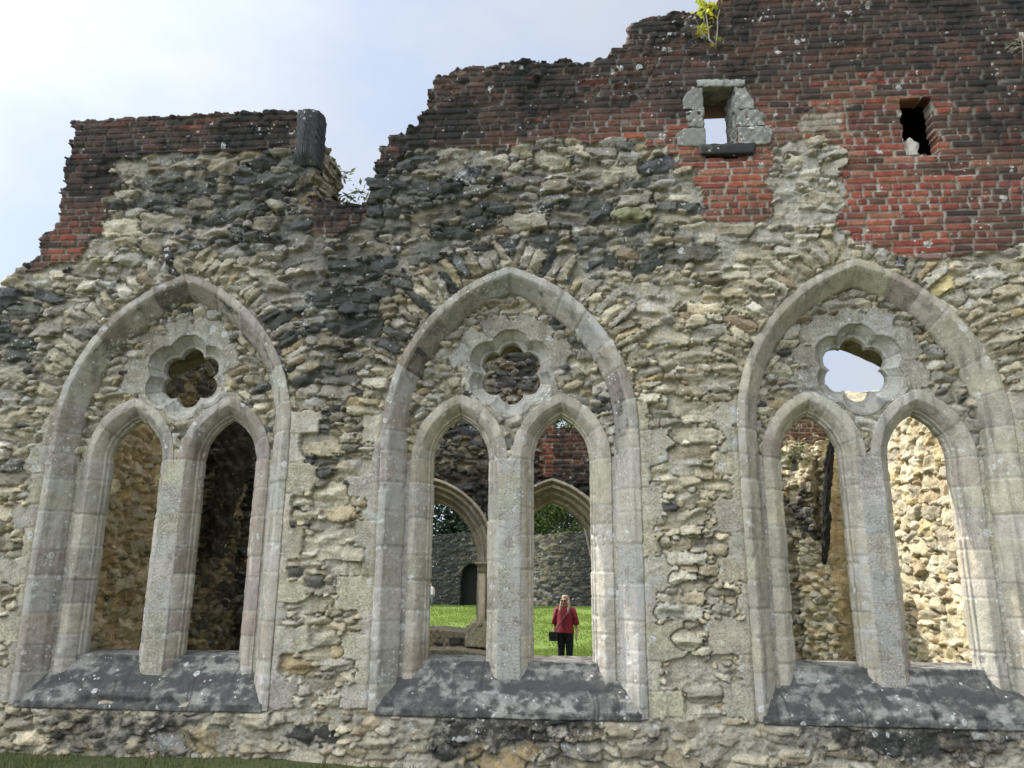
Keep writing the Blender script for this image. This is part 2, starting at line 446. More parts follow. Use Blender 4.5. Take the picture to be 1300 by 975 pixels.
# ------------------------------------------------------------------ the windowed wall
SP = 3.253; W = 1.118; Z0 = .50; APEX = Z0+3.93; ZS = 2.90
CX = (-SP, 0.0, SP)
RO = (W*W+(APEX-ZS)**2)/(2*W)
LW = .375; LZS = 2.655; LAP = 3.185; RL = (LW*LW+(LAP-LZS)**2)/(2*LW); LOFF = .48
TY = .18          # depth of the tracery plane
FZ = 3.50         # centre of the sexfoil
def arch_sd(x, z, w, zs, Rr):
    ax = np.abs(x)
    return np.where(z < zs, ax-w, np.hypot(ax-(w-Rr), z-zs)-Rr)
def foil_r(phi, dl, rl):
    best = np.zeros_like(phi)
    for k in range(6):
        a = phi-(math.pi/2+k*math.pi/3)
        s2 = rl*rl-(dl*np.sin(a))**2
        v = np.where((s2 > 0) & (np.cos(a) > 0), dl*np.cos(a)+np.sqrt(np.maximum(s2, 0)), 0)
        best = np.maximum(best, v)
    return best

LSP = [(845, 412, 16, 12, .9), (822, 395, 14, 10, .8), (838, 432, 16, 9, .8), (808, 380, 12, 10, .7), (505, 590, 12, 60, .7), (500, 520, 10, 40, .6), (560, 440, 20, 30, .4), (715, 385, 20, 10, .6), (646, 770, 24, 80, .85), (640, 690, 22, 30, .7), (780, 640, 10, 24, .8), (800, 820, 30, 30, .5), (830, 740, 30, 18, .8), (940, 560, 16, 50, .6), (935, 690, 18, 30, .75), (965, 880, 14, 14, .8), (1100, 720, 20, 60, .75), (1110, 800, 25, 40, .6), (95, 500, 16, 30, .55), (75, 590, 14, 40, .6), (330, 480, 10, 14, .7), (215, 760, 14, 60, .45), (345, 640, 10, 60, .55), (350, 820, 14, 14, .7), (605, 330, 12, 12, .7), (580, 345, 14, 10, .6), (390, 470, 14, 10, .8), (395, 500, 16, 8, .8), (320, 482, 10, 10, .8), (700, 250, 60, 20, .5), (770, 300, 40, 30, .3), (1258, 352, 18, 16, .4), (625, 962, 30, 14, .7), (730, 950, 40, 14, .5), (255, 910, 18, 8, .6), (80, 950, 20, 8, .6), (930, 905, 22, 16, .5), (870, 955, 60, 12, .4), (330, 540, 20, 20, .4), (240, 215, 20, 14, .5), (420, 370, 16, 10, .4), (440, 250, 10, 10, .5)]
def splash(Uq, Vq):
    q = np.zeros_like(Uq)
    for u, v, ru, rv_, a in LSP: q = np.maximum(q, a*np.exp(-((Uq-u)/ru)**2-((Vq-v)/rv_)**2))
    return q
wall = thing('ruined_facade', 'tall ruined stone and brick wall pierced by three pointed traceried windows', 'wall')
RES = .0105
fw = Field(-6.9, 6.6, -.30, 8.3, RES, 5)
X, Z = fw.X, fw.Z
U, V = chart(X, Z)
# outline of what still stands (chart units)
OUT = [(-400, 1400), (-400, 395), (-150, 380), (-20, 368), (2, 358), (14, 346), (32, 334), (48, 326), (52, 302), (66, 291), (73, 278), (78, 262), (83, 238), (87, 213), (91, 178), (92, 156), (100, 152), (130, 151), (150, 148), (200, 148), (260, 146), (300, 144), (345, 142), (372, 144), (392, 146), (398, 200), (402, 222), (402, 246), (406, 256), (425, 257), (445, 258), (463, 256), (470, 236), (479, 214), (487, 186), (491, 170), (503, 170), (520, 165), (529, 150), (545, 139), (546, 118), (552, 104), (566, 94), (600, 84), (625, 83), (655, 77), (690, 79), (722, 75), (742, 80), (762, 71), (776, 62), (792, 59), (799, 40), (806, 23), (830, 18), (850, 13), (880, 12), (906, 8), (918, 0), (928, -16), (960, -34), (1010, -40), (1100, -60), (1200, -58), (1320, -75), (1800, -70), (1800, 1400)]
rag = 5.5*fbm(X, Z, .22, .15, 301, 3)+3.0*vnoise(X, Z, .06, .07, 302)
stepz = np.round(Z/.072)
solid = inpoly(U+rag+2.5*np.sign(vnoise(stepz*.5, stepz*.5, .4, .4, 303)), V+rag*.7, OUT)
B1 = [(30, 345), (30, 120), (378, 120), (382, 188), (310, 193), (230, 194), (165, 196), (150, 203), (146, 235), (136, 262), (130, 292), (112, 308), (98, 330), (68, 336), (50, 345)]
B2 = [(470, 222), (478, 130), (540, 60), (790, -40), (1900, -500), (1900, 318), (1290, 314), (1236, 322), (1172, 329), (1112, 316), (1086, 306), (1062, 286), (1070, 254), (1072, 186), (1042, 176), (1005, 182), (980, 186), (981, 278), (893, 279), (888, 218), (858, 214), (850, 190), (822, 191), (820, 178), (700, 180), (650, 185), (580, 191), (530, 193), (497, 204), (487, 226)]
B4 = [(392, 250), (470, 250), (463, 272), (448, 285), (425, 302), (393, 292)]
jx = 5*vnoise(X, Z, .14, .075, 311)+6*(vnoise(stepz*.37, stepz*.37, .3, .3, 312))
b1 = inpoly(U+jx, V+1.5*vnoise(X, Z, .2, .2, 313), B1); b2 = inpoly(U+jx, V+6*vnoise(X, Z, .22, .3, 314), B2); b4 = inpoly(U+jx, V, B4)
brick = b1 | b2 | b4
def blob(u, v, ru, rv): return np.exp(-((U-u)/ru)**2-((V-v)/rv)**2)
darkp = np.clip(.85*blob(570, 255, 270, 62)+.72*blob(300, 250, 130, 62)+.62*blob(430, 400, 56, 160)+.45*blob(15, 450, 50, 90)+.45*blob(400, 540, 40, 90)+.3*blob(480, 390, 60, 60)+.18*blob(720, 330, 150, 40)+.20+.1*blob(870, 320, 60, 30), 0, .95)-.14*(U > 840)-.06-.10*sstep(380, 520, V)
# manual stones, holes
for u, v, a, b, th, col, pr in [(798, 274, .21, .055, 0, (.33, .33, .20), .10), (876, 322, .30, .10, .02, (.13, .125, .10), .05), (1255, 352, .17, .13, 0, (.46, .45, .40), .05), (1197, 362, .14, .08, .6, (.50, .44, .24), .03), (350, 262, .12, .055, -.3, (.36, .34, .26), .07), (585, 335, .16, .06, -1.0, (.16, .165, .15), .04), (210, 298, .06, .04, 0, (.02, .02, .02), -.16), (9, 500, .09, .05, 0, (.03, .03, .03), -.10), (905, 357, .13, .06, 0, (.12, .10, .07), .03), (878, 855, .24, .14, 0, (.40, .35, .24), -.07), (865, 812, .20, .09, -.05, (.42, .40, .32), .04), (860, 776, .27, .07, 0, (.44, .43, .37), .05), (445, 320, .14, .07, 0, (.06, .06, .06), -.07), (590, 222, .17, .11, 0, (.055, .058, .058), .03), (610, 283, .10, .07, 0, (.07, .075, .07), .02), (1287, 412, .08, .05, 0, (.2, .18, .14), -.07), (575, 90, .0, .0, 0, None, 0), (840, 418, .10, .04, .1, (.10, .09, .07), -.05)]:
    if a:
        x, z = wallpt(u, v); fw.put(x, z, a, b, th, 2.4, 0, col, pr, force=True)
# toothed quoins beside the jambs
qr = np.random.default_rng(77)
for ci, c in enumerate(CX):
    for sgn in (-1, 1):
        z = Z0-.03; k = 0
        while z < ZS+.15:
            hh = qr.uniform(.19, .31); ext = qr.uniform(.10, .16) if k % 2 else qr.uniform(.20, .42)
            if z+hh < ZS+.5:
                off = max(0.0, -float(arch_sd(np.array(W), np.array(z+hh), W, ZS, RO))) if z+hh > ZS else 0
                x0 = W-off; xc = c+sgn*(x0+ext/2-.02)
                fw.put(xc, z+hh/2, ext/2+.05, hh/2, 0, 9, 1, None, None, force=True, fill=.93)
            z += hh; k += 1
# rubble voussoirs radiating round each arch
for c in CX:
    for sgn in (-1, 1):
        a1 = math.acos((RO-W)/RO)
        t = .10
        while t < a1:
            step = qr.uniform(.035, .075)
            ln = qr.uniform(.10, .20); rr = RO+.085+ln
            x = c+sgn*((W-RO)+rr*math.cos(t)); z = ZS+rr*math.sin(t)
            fw.put(x, z, ln, step*.85, (t if sgn > 0 else math.pi-t)+qr.normal(0, .09), 5.0, 0, None, qr.uniform(.022, .055), fill=.72)
            t += step*1.75/rr
sdw = np.min([np.maximum(arch_sd(X-c, Z, W, ZS, RO), Z0-.005-Z) for c in CX], axis=0)
free = (sdw > -.02) & ~brick & solid
fw.fill([(.17, .28, .07, .11, .12), (.13, .22, .045, .085, .5), (.08, .15, .035, .065, 1.8), (.05, .095, .024, .045, 6), (.022, .05, .014, .028, 8)], free, 8000, .17)
fw.rasterise()
cover = .030*blob(650, 925, 330, 40)+.026*blob(180, 925, 160, 34)+.034*blob(1150, 930, 190, 40)+.018*blob(1020, 230, 50, 60)+.012*blob(930, 300, 60, 40)
fw.relief(prot=(-.010, .052), darkp=np.clip(darkp*.72, 0.01, .95), mort_dark=np.clip(darkp*1.1-.1, 0, 1), mortar=(.415, .395, .335), ochre=.05, ledge=.5, cover=cover)
hb, plb, rv = bricks(X, Z, 90)
soot = np.clip(.95*blob(700, 105, 240, 40)+.5*blob(600, 170, 130, 26)+.9*blob(880, 45, 110, 60)+.95*blob(230, 165, 240, 45)+.5*blob(110, 260, 40, 60)+.9*blob(490, 190, 30, 60)+.8*blob(1270, 60, 90, 150)+.50*blob(1080, 30, 180, 70)+.22*blob(1280, 230, 60, 110)+.08+.30*fbm(X, Z, .8, .3, 401, 3), 0, .97)
topz = np.max(np.where(solid, Z, -9), axis=0)[None, :]; tdist = np.clip(topz-Z, 0, 9)
soot = np.clip(soot*(1.08-.42*(U < 440))+.25*blob(1180, 60, 160, 70)+.75*np.exp(-tdist/(.50+.25*vnoise(X, Z, .5, .4, 409)))*(U < 980)+.6*blob(110, 225, 60, 60)+.55*blob(560, 130, 80, 60)+.3*blob(1000, 60, 200, 60), 0, .98)
brightb = np.clip(.14+.9*blob(1120, 275, 110, 48)+.85*blob(935, 240, 55, 45)+.55*blob(850, 185, 50, 26)+.3*blob(620, 130, 60, 16)+.4*blob(1120, 190, 110, 70)+.12*blob(100, 320, 40, 30), 0, .85)
cb = brickcol(rv, plb, X, Z, brightb, soot, 90)
# crumbled parts of the brickwork
crumb = np.clip(.35*blob(230, 150, 200, 14)+.5*blob(490, 190, 30, 50)+.5*blob(700, 140, 200, 40)+1.2*blob(880, 35, 60, 40)+1.0*blob(620, 100, 120, 30)+.7*blob(790, 90, 90, 40)+.8*blob(1070, 20, 40, 30)+.8*blob(1040, 150, 40, 26), 0, 1)*sstep(-.2, .3, fbm(X, Z, .3, .2, 402, 3))
crumb = np.maximum(crumb, .6*np.exp(-tdist/.2)*(U < 980))
hb = hb+crumb*(.060*fbm(X, Z, .10, .075, 403, 5)-.010)+.012*fbm(X, Z, 1.2, .8, 404, 2)
pale = sstep(.15, .5, blob(1040, 155, 45, 30)*sstep(-.1, .3, fbm(X, Z, .2, .12, 405, 3)))
cb = cb*(1-.75*pale[..., None])+np.array((.34, .31, .24))*.75*pale[..., None]
cb[..., 0] += .0
bz = brick & (fw.kindmap == 0)
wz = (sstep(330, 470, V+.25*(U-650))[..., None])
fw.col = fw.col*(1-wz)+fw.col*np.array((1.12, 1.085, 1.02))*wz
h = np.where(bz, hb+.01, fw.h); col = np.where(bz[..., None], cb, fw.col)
lich = np.where(bz, .10+.25*blob(880, 40, 80, 50)+.2*soot*(rv[..., 0] > .8), fw.lich)
# weathering masks
ng = fbm(X, Z, .35, .5, 501, 4)
base_stain = np.clip(sum(blob(u, 922, 175, 60)*(1.1 if u > 500 else .8) for u in (180, 650, 1160)), 0, 1)*sstep(Z0+.02, Z0-.05, Z)
dark = np.clip(.68*base_stain+.45*base_stain*ng+np.where(bz, .62*soot**1.5*sstep(-.4, .3, ng), 0)+.50*np.clip(darkp-.22, 0, 1)*sstep(-.35, .25, ng), 0, 1)
rimtop = np.zeros_like(X)
moss = np.clip(.28*blob(560, 945, 700, 16)*sstep(0, .4, fbm(X, Z, .3, .2, 503, 3))+.12*sstep(.15, .5, fbm(X, Z, .6, .4, 502, 3)), 0, 1)
lich = np.clip(lich+splash(U, V)+.14*base_stain, 0, 1)
# yellow lichen patches near the ground
yl = np.clip(sum(blob(u, v, ru, 10) for u, v, ru in ((112, 948, 16), (130, 912, 18), (600, 960, 22), (640, 964, 14), (205, 955, 14))), 0, 1)*sstep(-.1, .25, fbm(X, Z, .06, .05, 504, 3))
col = col*(1-.7*yl[..., None])+np.array((.42, .30, .10))*.7*yl[..., None]
# tuck the face under the arch dressings
t = sstep(.10, .05, sdw); h = h*(1-t)+np.minimum(h, -.010)*t
# openings: three windows, two small brick-level openings
x0, z1 = wallpt(895, 108); x1, z0_ = wallpt(932, 198); SW = (x0-.03, x1+.03, z0_-.02, z1+.02); SWB = (x0-.03, x1+.28, z0_-.02, z1+.36)
bx0, bz1 = wallpt(1142, 127); bx1, bz0 = wallpt(1191, 195); BW = (bx0, bx1, bz0, bz1)
hole = sdw < .025
hole |= (X > SW[0]) & (X < SW[1]) & (Z > SW[2]) & (Z < SW[3])
er = .02*vnoise(X, Z, .1, .072, 601)
hole |= (X > BW[0]+er) & (X < BW[1]+er) & (Z > BW[2]+er) & (Z < BW[3]+er)
keepv = solid & ~hole
ZV = Z-.12*np.clip(h, -.02, .08)*(~bz)*(fw.kindmap == 0)*sstep(.08, .2, sdw)
VV = np.stack([X, -h, ZV], -1).reshape(-1, 3)
# let protruding stones sag a little so undersides read as ledges
AT = {'col': col.reshape(-1, 3), 'msk': np.stack([lich, dark, moss], -1).reshape(-1, 3)}
Q = grid_quads(keepv)
kq = keepv[:-1, :-1] & keepv[:-1, 1:] & keepv[1:, 1:] & keepv[1:, :-1]
FALL = Q[kq]
bq = (bz[:-1, :-1].astype(int)+bz[:-1, 1:]+bz[1:, 1:]+bz[1:, :-1]) >= 2
lab = np.zeros(kq.shape, int)
lab[bq] = 2; lab[bq & b1[:-1, :-1]] = 1; lab[bq & b4[:-1, :-1] & ~b1[:-1, :-1] & ~b2[:-1, :-1]] = 3
E_all = rim(FALL)
faceid = lab[kq]
owner = np.zeros(len(VV), int)
for k in range(4): owner[FALL[faceid == k].ravel()] = np.maximum(owner[FALL[faceid == k].ravel()], k)
NAMES = {0: ('rubble_masonry', MRUB, None), 1: ('brickwork', MBRK, 'dark brick capping and corner of the left stump'), 2: ('brickwork', MBRK, 'red and soot black brick upper storey'), 3: ('brickwork', MBRK, 'low red brick courses in the gap')}
def is_blind(vs_):
    p = VV[vs_]; b_ = lambda w_: (p[:, 0] > w_[0]-.08) & (p[:, 0] < w_[1]+.08) & (p[:, 2] > w_[2]-.08) & (p[:, 2] < w_[3]+.08)
    return b_(BW) | b_(SW)
for k in range(4):
    F = FALL[faceid == k]
    e = E_all[(owner[E_all[:, 0]] == k)]
    bm_ = is_blind(e[:, 0])
    v, f, a = VV, F, AT
    for ee, dep, ns in ((e[~bm_], .97, 16), (e[bm_], .16, 3)):
        if len(ee) == 0: continue
        EV, EF, EA = skirt(VV, AT, ee, (0, 1, 0), dep, ns, .055 if dep > .5 else .006)
        EF = np.where(EF >= len(VV), EF+len(v)-len(VV), EF)
        v = np.concatenate([v, EV]); f = np.concatenate([f, EF]); a = {n: np.concatenate([a[n], EA[n]]) for n in AT}
    v, f, a = compact(v, f, a)
    o = mkmesh(NAMES[k][0], v, f, NAMES[k][1], wall, a)
    if NAMES[k][2]: o['label'] = NAMES[k][2]

# rear face of the wall
RAW, RAZ, RAH = 1.17, 2.45, 1.46; RAR = (RAW*RAW+RAH*RAH)/(2*RAW)
st = 3
Xr, Zr = X[::st, ::st], np.maximum(Z[::st, ::st], -99.)
Zr = Zr.copy(); Zr[0, :] = -.9
hr = np.min([np.maximum(arch_sd(Xr-c, Zr, RAW, RAZ, RAR), .55-Zr) for c in CX], axis=0) < .03
hr |= (Xr > SWB[0]) & (Xr < SWB[1]) & (Zr > SWB[2]) & (Zr < SWB[3])
kr = solid[::st, ::st] & ~hr
kqr = kr[:-1, :-1] & kr[:-1, 1:] & kr[1:, 1:] & kr[1:, :-1]
Vr = np.stack([Xr, .95+.03*fbm(Xr, Zr, .25, .12, 701, 4), Zr], -1).reshape(-1, 3)
cr = np.array((.34, .30, .22))*(1+.35*fbm(Xr, Zr, .25, .12, 702, 4))[..., None]
v, f, a = compact(Vr, grid_quads(kr)[kqr][:, ::-1], {'col': cr.reshape(-1, 3), 'msk': np.tile((.2, .25, .1), (Xr.size, 1))})
mkmesh('rear_face', v, f, MRUB, wall, a)

# ------------------------------------------------------------------ dressed stone sweeps
def resample(prof, step):
    """densify a polyline of (d, y) keeping its corners"""
    out = [prof[0]]; 
    for (a, b), (c, d) in zip(prof[:-1], prof[1:]):
        n = max(1, int(math.ceil(math.hypot(c-a, d-b)/step)))
        for i in range(1, n+1): out.append((a+(c-a)*i/n, b+(d-b)*i/n))
    return np.array(out)
def arch_sweep(name, cx, y0, w, zs, Rr, zb, prof, mat, parent, seed, blk=.30, tint=(.345, .33, .275), stepL=.014, stepP=.012, dark=0.0, lich=.35, moss_top=.0, worn=.004, redtint=0.0, rear=None, chips=1.0, crust=0.0):
    P = resample(prof, stepP); d = P[:, 0]; y = P[:, 1]
    nj = max(6, int((zs-zb)/stepL)); na = max(8, int(Rr*math.acos((Rr-w)/Rr)/stepL))
    rows = []; S = []
    def ring(side):
        pts = []
        for i in range(nj):
            t = i/nj; z = zb+(zs-zb)*t
            pts.append((side*(w-d), np.full_like(d, z), zb+(zs-zb)*t))
        Rd = Rr-d; am = np.arccos(np.clip((Rr-w)/Rd, -1, 1))
        for i in range(na+1):
            a = am*i/na
            pts.append((side*((w-Rr)+Rd*np.cos(a)), zs+Rd*np.sin(a), zs+(i/na)*Rr*math.acos((Rr-w)/Rr)))
        return pts
    L = ring(-1); Rg = ring(1)[::-1]
    tot = L[-1][2]
    allp = [(p[0], p[1], p[2]) for p in L]+[(p[0], p[1], 2*tot-p[2]) for p in Rg[1:]]
    xs = np.array([p[0] for p in allp]); zz = np.array([p[1] for p in allp]); s = np.array([p[2] for p in allp])
    n, m = xs.shape
    rg = np.random.default_rng(seed)
    # block joints, a joint at the apex, a joint at both springings
    jl = []
    for a, b in ((zb, zs), (zs, tot)):
        t = a
        while t < b-blk*.6:
            jl.append(t); t += rg.uniform(.72, 1.25)*blk
        jl.append(b)
    jl2 = sorted(set(jl+[2*tot-q+rg.normal(0, .04)*(1 if abs(q-tot) > .01 and abs(q-zs) > .01 else 0) for q in jl]))
    jl2 = np.array(jl2)
    bi = np.searchsorted(jl2, s)
    dist = np.min(np.abs(s[:, None]-jl2[None, :]), axis=1)
    groove = sstep(.0115, .003, dist)
    nb = len(jl2)+2
    bcol = np.array(tint)*rg.uniform(.84, 1.14, (nb, 1))*np.stack([rg.uniform(.99, 1.04, nb), np.ones(nb), rg.uniform(.93, 1.04, nb)], -1)
    red = rg.random(nb) < redtint; bcol[red] *= np.array((.83, .77, .77))
    boff = rg.normal(0, .0022, nb); blich = np.clip(rg.choice([.15, .3, .5, .8], nb)*lich*2, 0, 1); bdk = np.clip(rg.normal(dark, .10, nb), 0, 1) if dark > 0 else np.zeros(nb)
    SX = np.broadcast_to(s[:, None], (n, m)); PL = np.cumsum(np.r_[0, np.hypot(np.diff(d), np.diff(y))]); PP = np.broadcast_to(PL[None, :], (n, m))
    nz = fbm(SX, PP, .12, .09, seed+1, 4)*worn+.0025*vnoise(SX, PP, .03, .03, seed+2)
    # profile normals in (d, y) space (pointing at the viewer side)
    td = np.gradient(d); ty = np.gradient(y); ln = np.hypot(td, ty)+1e-9
    nd, ny = ty/ln, -td/ln
    # arrises knocked off here and there
    curv = np.zeros(m); corner = np.zeros(m)
    for i in range(1, m-1):
        a1 = math.atan2(y[i]-y[i-1], d[i]-d[i-1]); a2 = math.atan2(y[i+1]-y[i], d[i+1]-d[i])
        corner[i] = 1 if (a2-a1) > .25 else 0
    cw = np.convolve(corner, [.25, .6, 1, .6, .25], 'same')[None, :]
    chip = sstep(.35, .75, fbm(SX, PP*.3, .10, .3, seed+5, 3))*.016*cw*chips+.003*cw
    off = nz-groove[:, None]*.007+boff[bi][:, None]-chip
    dd = d[None, :]+off*nd[None, :]*(-1)*(-1); yy = y[None, :]+off*ny[None, :]
    # shift in x/z along the inward direction for the d part
    dx = (xs-cx*0)*0
    cen = np.where(np.arange(n) < n/2, 1, -1)[:, None]
    inarc = zz > zs
    ccx = np.where(cen > 0, -(w-Rr), (w-Rr))
    ux = np.where(inarc, ccx-xs, cen*1.0); uz = np.where(inarc, zs-zz, 0.0); ul = np.hypot(ux, uz)+1e-9
    xs2 = xs+ux/ul*off*nd[None, :]; zz2 = zz+uz/ul*off*nd[None, :]
    Vt = np.stack([cx+xs2, y0+yy, zz2], -1).reshape(-1, 3)
    c = bcol[bi][:, None, :]*(1+.10*fbm(SX, PP, .15, .06, seed+7, 3))[..., None]
    mort = np.array((.40, .375, .32))
    c = c*(1-.75*groove[:, None, None])+mort*.75*groove[:, None, None]
    mk = np.zeros((n, m, 3)); mk[..., 0] = blich[bi][:, None]; mk[..., 1] = bdk[bi][:, None]*np.ones(m)+crust*sstep(zs-.9, zs+.5, zz)*((d > .01) & (y > .01))[None, :]*(.75+.6*fbm(SX, PP, .5, .4, seed+11, 3)); mk[..., 2] = moss_top*sstep(zs-.2, zs+.6, zz)  # upper chamfer darkening: real crust plus painted shade of the down-facing soffit
    if y0 < 2: mk[..., 0] = np.clip(mk[..., 0]+splash(*chart(cx+xs, zz, y0+y[None, :])), 0, 1)
    idx = np.arange(n*m).reshape(n, m)
    F = np.stack([idx[:-1, :-1], idx[1:, :-1], idx[1:, 1:], idx[:-1, 1:]], -1).reshape(-1, 4)
    return mkmesh(name, Vt, F[:, ::-1], mat, parent, {'col': c.reshape(-1, 3), 'msk': mk.reshape(-1, 3)})
def foil_sweep(name, cx, cz, stations, mat, parent, seed, tint=(.38, .365, .315), lich=.4, dark=.0, gaps=()):
    """stations: (dl, rl, y) lobed outlines from the front to the back"""
    st_ = []
    for (a, b) in zip(stations[:-1], stations[1:]):
        k = max(1, int(math.ceil(max(abs(a[0]+a[1]-b[0]-b[1]), abs(a[2]-b[2]))/.011)))
        for i in range(k): st_.append(tuple(a[j]+(b[j]-a[j])*i/k for j in range(3)))
    st_.append(stations[-1])
    N = 300; phi = np.linspace(0, 2*math.pi, N, endpoint=False)
    rg = np.random.default_rng(seed)
    js = np.sort(np.array([math.radians(q)+rg.normal(0, .05) for q in (15, 60, 88, 122, 165, 205, 300, 345)]))
    bi = np.searchsorted(js, phi) % len(js)
    dist = np.min(np.abs((phi[:, None]-js[None, :]+math.pi) % (2*math.pi)-math.pi), axis=1)
    gr = sstep(.035, .010, dist)
    bc = np.array(tint)*rg.uniform(.82, 1.12, (len(js), 1))
    Vt = []; C = []; Mk = []
    for i, (dl, rl, y) in enumerate(st_):
        r = foil_r(phi, dl, rl)
        r = r+.004*vnoise(phi*1.0, np.full(N, i*.011), .12, .05, seed+3)+.006*gr*(1 if i > 0 else 0)
        yy = y+.003*vnoise(phi, np.full(N, i*.011), .12, .05, seed+4)+gr*.005
        Vt.append(np.stack([cx+r*np.cos(phi), yy, cz+r*np.sin(phi)], -1))
        c = bc[bi]*(1+.1*vnoise(phi, np.full(N, i*.02), .2, .05, seed+5))[:, None]
        C.append(c*(1-.5*gr[:, None])+np.array((.36, .34, .28))*.5*gr[:, None])
        up = sstep(-.2, .7, np.sin(phi))
        Mk.append(np.stack([np.full(N, lich), dark*np.ones(N), .3*up*(1 if i < len(st_)*.55 else .3)], -1))
    n = len(st_); idx = np.arange(n*N).reshape(n, N)
    nx = np.roll(idx, -1, axis=1)
    F = np.stack([idx[:-1], nx[:-1], nx[1:], idx[1:]], -1).reshape(-1, 4)
    return mkmesh(name, np.concatenate(Vt), F, mat, parent, {'col': np.concatenate(C), 'msk': np.concatenate(Mk)})

WL = ('left hand window under the brick capped stump', 'middle window with the view to the lawn', 'right hand window with open sky in its sexfoil')
for wi, c in enumerate(CX):
    cold = (.40, .378, .33) if wi < 2 else (.415, .38, .31)
    # infill panel pierced by two lights and a sexfoil
    pf = Field(c-1.0, c+1.0, .45, 4.36, .0105, 20+wi)
    x, z = pf.X-c, pf.Z
    rr = np.hypot(x, z-FZ); ph = np.arctan2(z-FZ, x)
    sl = np.min([arch_sd(x-s*LOFF, z, LW, LZS, RL) for s in (-1, 1)], axis=0)
    qg = np.random.default_rng(60+wi)
    # wedge blocks round the sexfoil
    a = 0.1
    while a < 2*math.pi-.2:
        da = qg.uniform(.40, .85); R0 = .41+qg.uniform(.0, .03); th = a+da/2
        bw = R0*da/2*1.02; bl = qg.uniform(.05, .11)
        if not (math.sin(th) < -.75) and qg.random() > .22:
            pf.put(c+R0*1.12*math.cos(th), FZ+R0*1.12*math.sin(th), bl+.03, bw, th, 5, 1, tuple(np.array((.36, .335, .275))*qg.uniform(.75, 1.1)), qg.uniform(.002, .012), force=True, fill=.9)
        a += da
    # ashlar courses below the springing of the lights
    zc = .40
    while zc < LZS-.02:
        hh = qg.uniform(.20, .34)
        hh = min(hh, LZS-zc) if LZS-zc-hh > .1 else LZS-zc
        for (xa, xb) in ((-1.0, -LOFF), (-LOFF, -.20), (-.20, .20), (.20, LOFF), (LOFF, 1.0)):
            pf.put(c+(xa+xb)/2, zc+hh/2, (xb-xa)/2, hh/2, 0, 12, 1, None, None, force=True, fill=.95)
        zc += hh
    pf.fill([(.06, .13, .03, .055, 1.0), (.03, .07, .018, .035, 3)], (z > LZS) & (sl > .06) & (rr > .47), 2500, .35)
    pf.rasterise()
    pf.relief(prot=(.0, .045), mortar=(.38, .35, .265), darkp=np.full(x.shape, .07), ochre=.14, bulge=.008, mlevel=-.030)
    kill = (sl < -.01) | (rr < foil_r(ph, .235, .18)) | (arch_sd(x, z, W, ZS, RO) > -.12)
    kv = ~kill
    hgt = pf.h.copy()
    tt = sstep(.14, .09, sl); hgt = hgt*(1-tt)+np.minimum(hgt, -.004)*tt
    hgt = np.where((np.abs(x) < .1035) & (z < LZS-.01), .0128+.0015*fbm(pf.X, pf.Z, .06, .06, 33, 3), hgt)
    tt = sstep(.52, .45, rr); hgt = hgt*(1-tt)+np.clip(hgt, -.004, .008)*tt
    kq = kv[:-1, :-1] & kv[:-1, 1:] & kv[1:, 1:] & kv[1:, :-1]
    Vp = np.stack([pf.X, TY-hgt, pf.Z], -1).reshape(-1, 3)
    lw = pf.lich.copy(); lw = np.where(z < LZS, np.clip(lw*.9+(.62, .0, .0)[0]*(wi == 1)*(np.abs(x) < .22)*sstep(2.6, 1.4, z)+.35*(wi == 2)*(np.abs(x) < .22), 0, 1), lw)
    lw = np.clip(lw+splash(*chart(pf.X, pf.Z, TY)), 0, 1)
    A = {'col': pf.col.reshape(-1, 3), 'msk': np.stack([lw, .05*np.ones_like(x), .16*sstep(3.4, 4.3, z)+.0*x], -1).reshape(-1, 3)}
    F = grid_quads(kv)[kq]
    e = rim(F); EV, EF, EA = skirt(Vp, A, e, (0, 1, 0), .17, 2, .0)
    v = np.concatenate([Vp, EV]); f = np.concatenate([F, EF]); a_ = {n: np.concatenate([A[n], EA[n]]) for n in A}
    # back of the panel
    Vb = np.stack([pf.X, TY+.18+0*pf.X, pf.Z], -1).reshape(-1, 3)[:]
    b0 = len(v); v = np.concatenate([v, Vb]); f = np.concatenate([f, F[:, ::-1]+b0]); a_ = {n: np.concatenate([a_[n], A[n]]) for n in A}
    v, f, a_ = compact(v, f, a_)
    panel = mkmesh('traceried_window', v, f, MASH if False else MRUB, wall, a_)
    panel['label'] = WL[wi]
    # moulded outer arch
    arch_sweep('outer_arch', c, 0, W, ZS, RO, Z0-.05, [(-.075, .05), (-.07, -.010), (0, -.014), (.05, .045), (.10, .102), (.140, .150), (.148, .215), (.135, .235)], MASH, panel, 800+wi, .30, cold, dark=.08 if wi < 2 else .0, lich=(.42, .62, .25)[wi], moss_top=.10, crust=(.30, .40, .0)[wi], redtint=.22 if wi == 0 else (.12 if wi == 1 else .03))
    # the two lights
    for s in (-1, 1):
        o = arch_sweep('light_arch', c+s*LOFF, TY, LW, LZS, RL, .55, [(-.088, .03), (-.085, -.008), (0, -.010), (.035, .028), (.068, .072), (.070, .088), (.088, .090), (.092, .125), (.110, .128), (.112, .20), (-.06, .22)], MASH, panel, 830+wi*7+s, .27, (.415, .385, .315) if wi else (.40, .375, .325), lich=(.25, .42, .28)[wi], moss_top=.10, redtint=.45 if (wi == 0 and s > 0) else .03, stepL=.013, stepP=.011)
    foil_sweep('sexfoil', c, FZ, [(.245, .215, TY-.004), (.245, .190, TY-.004), (.222, .165, TY+.05), (.205, .145, TY+.085), (.198, .138, TY+.10), (.192, .122, TY+.102), (.190, .115, TY+.125), (.190, .115, TY+.175), (.22, .18, TY+.185)], MASH, panel, 870+wi, lich=.3)
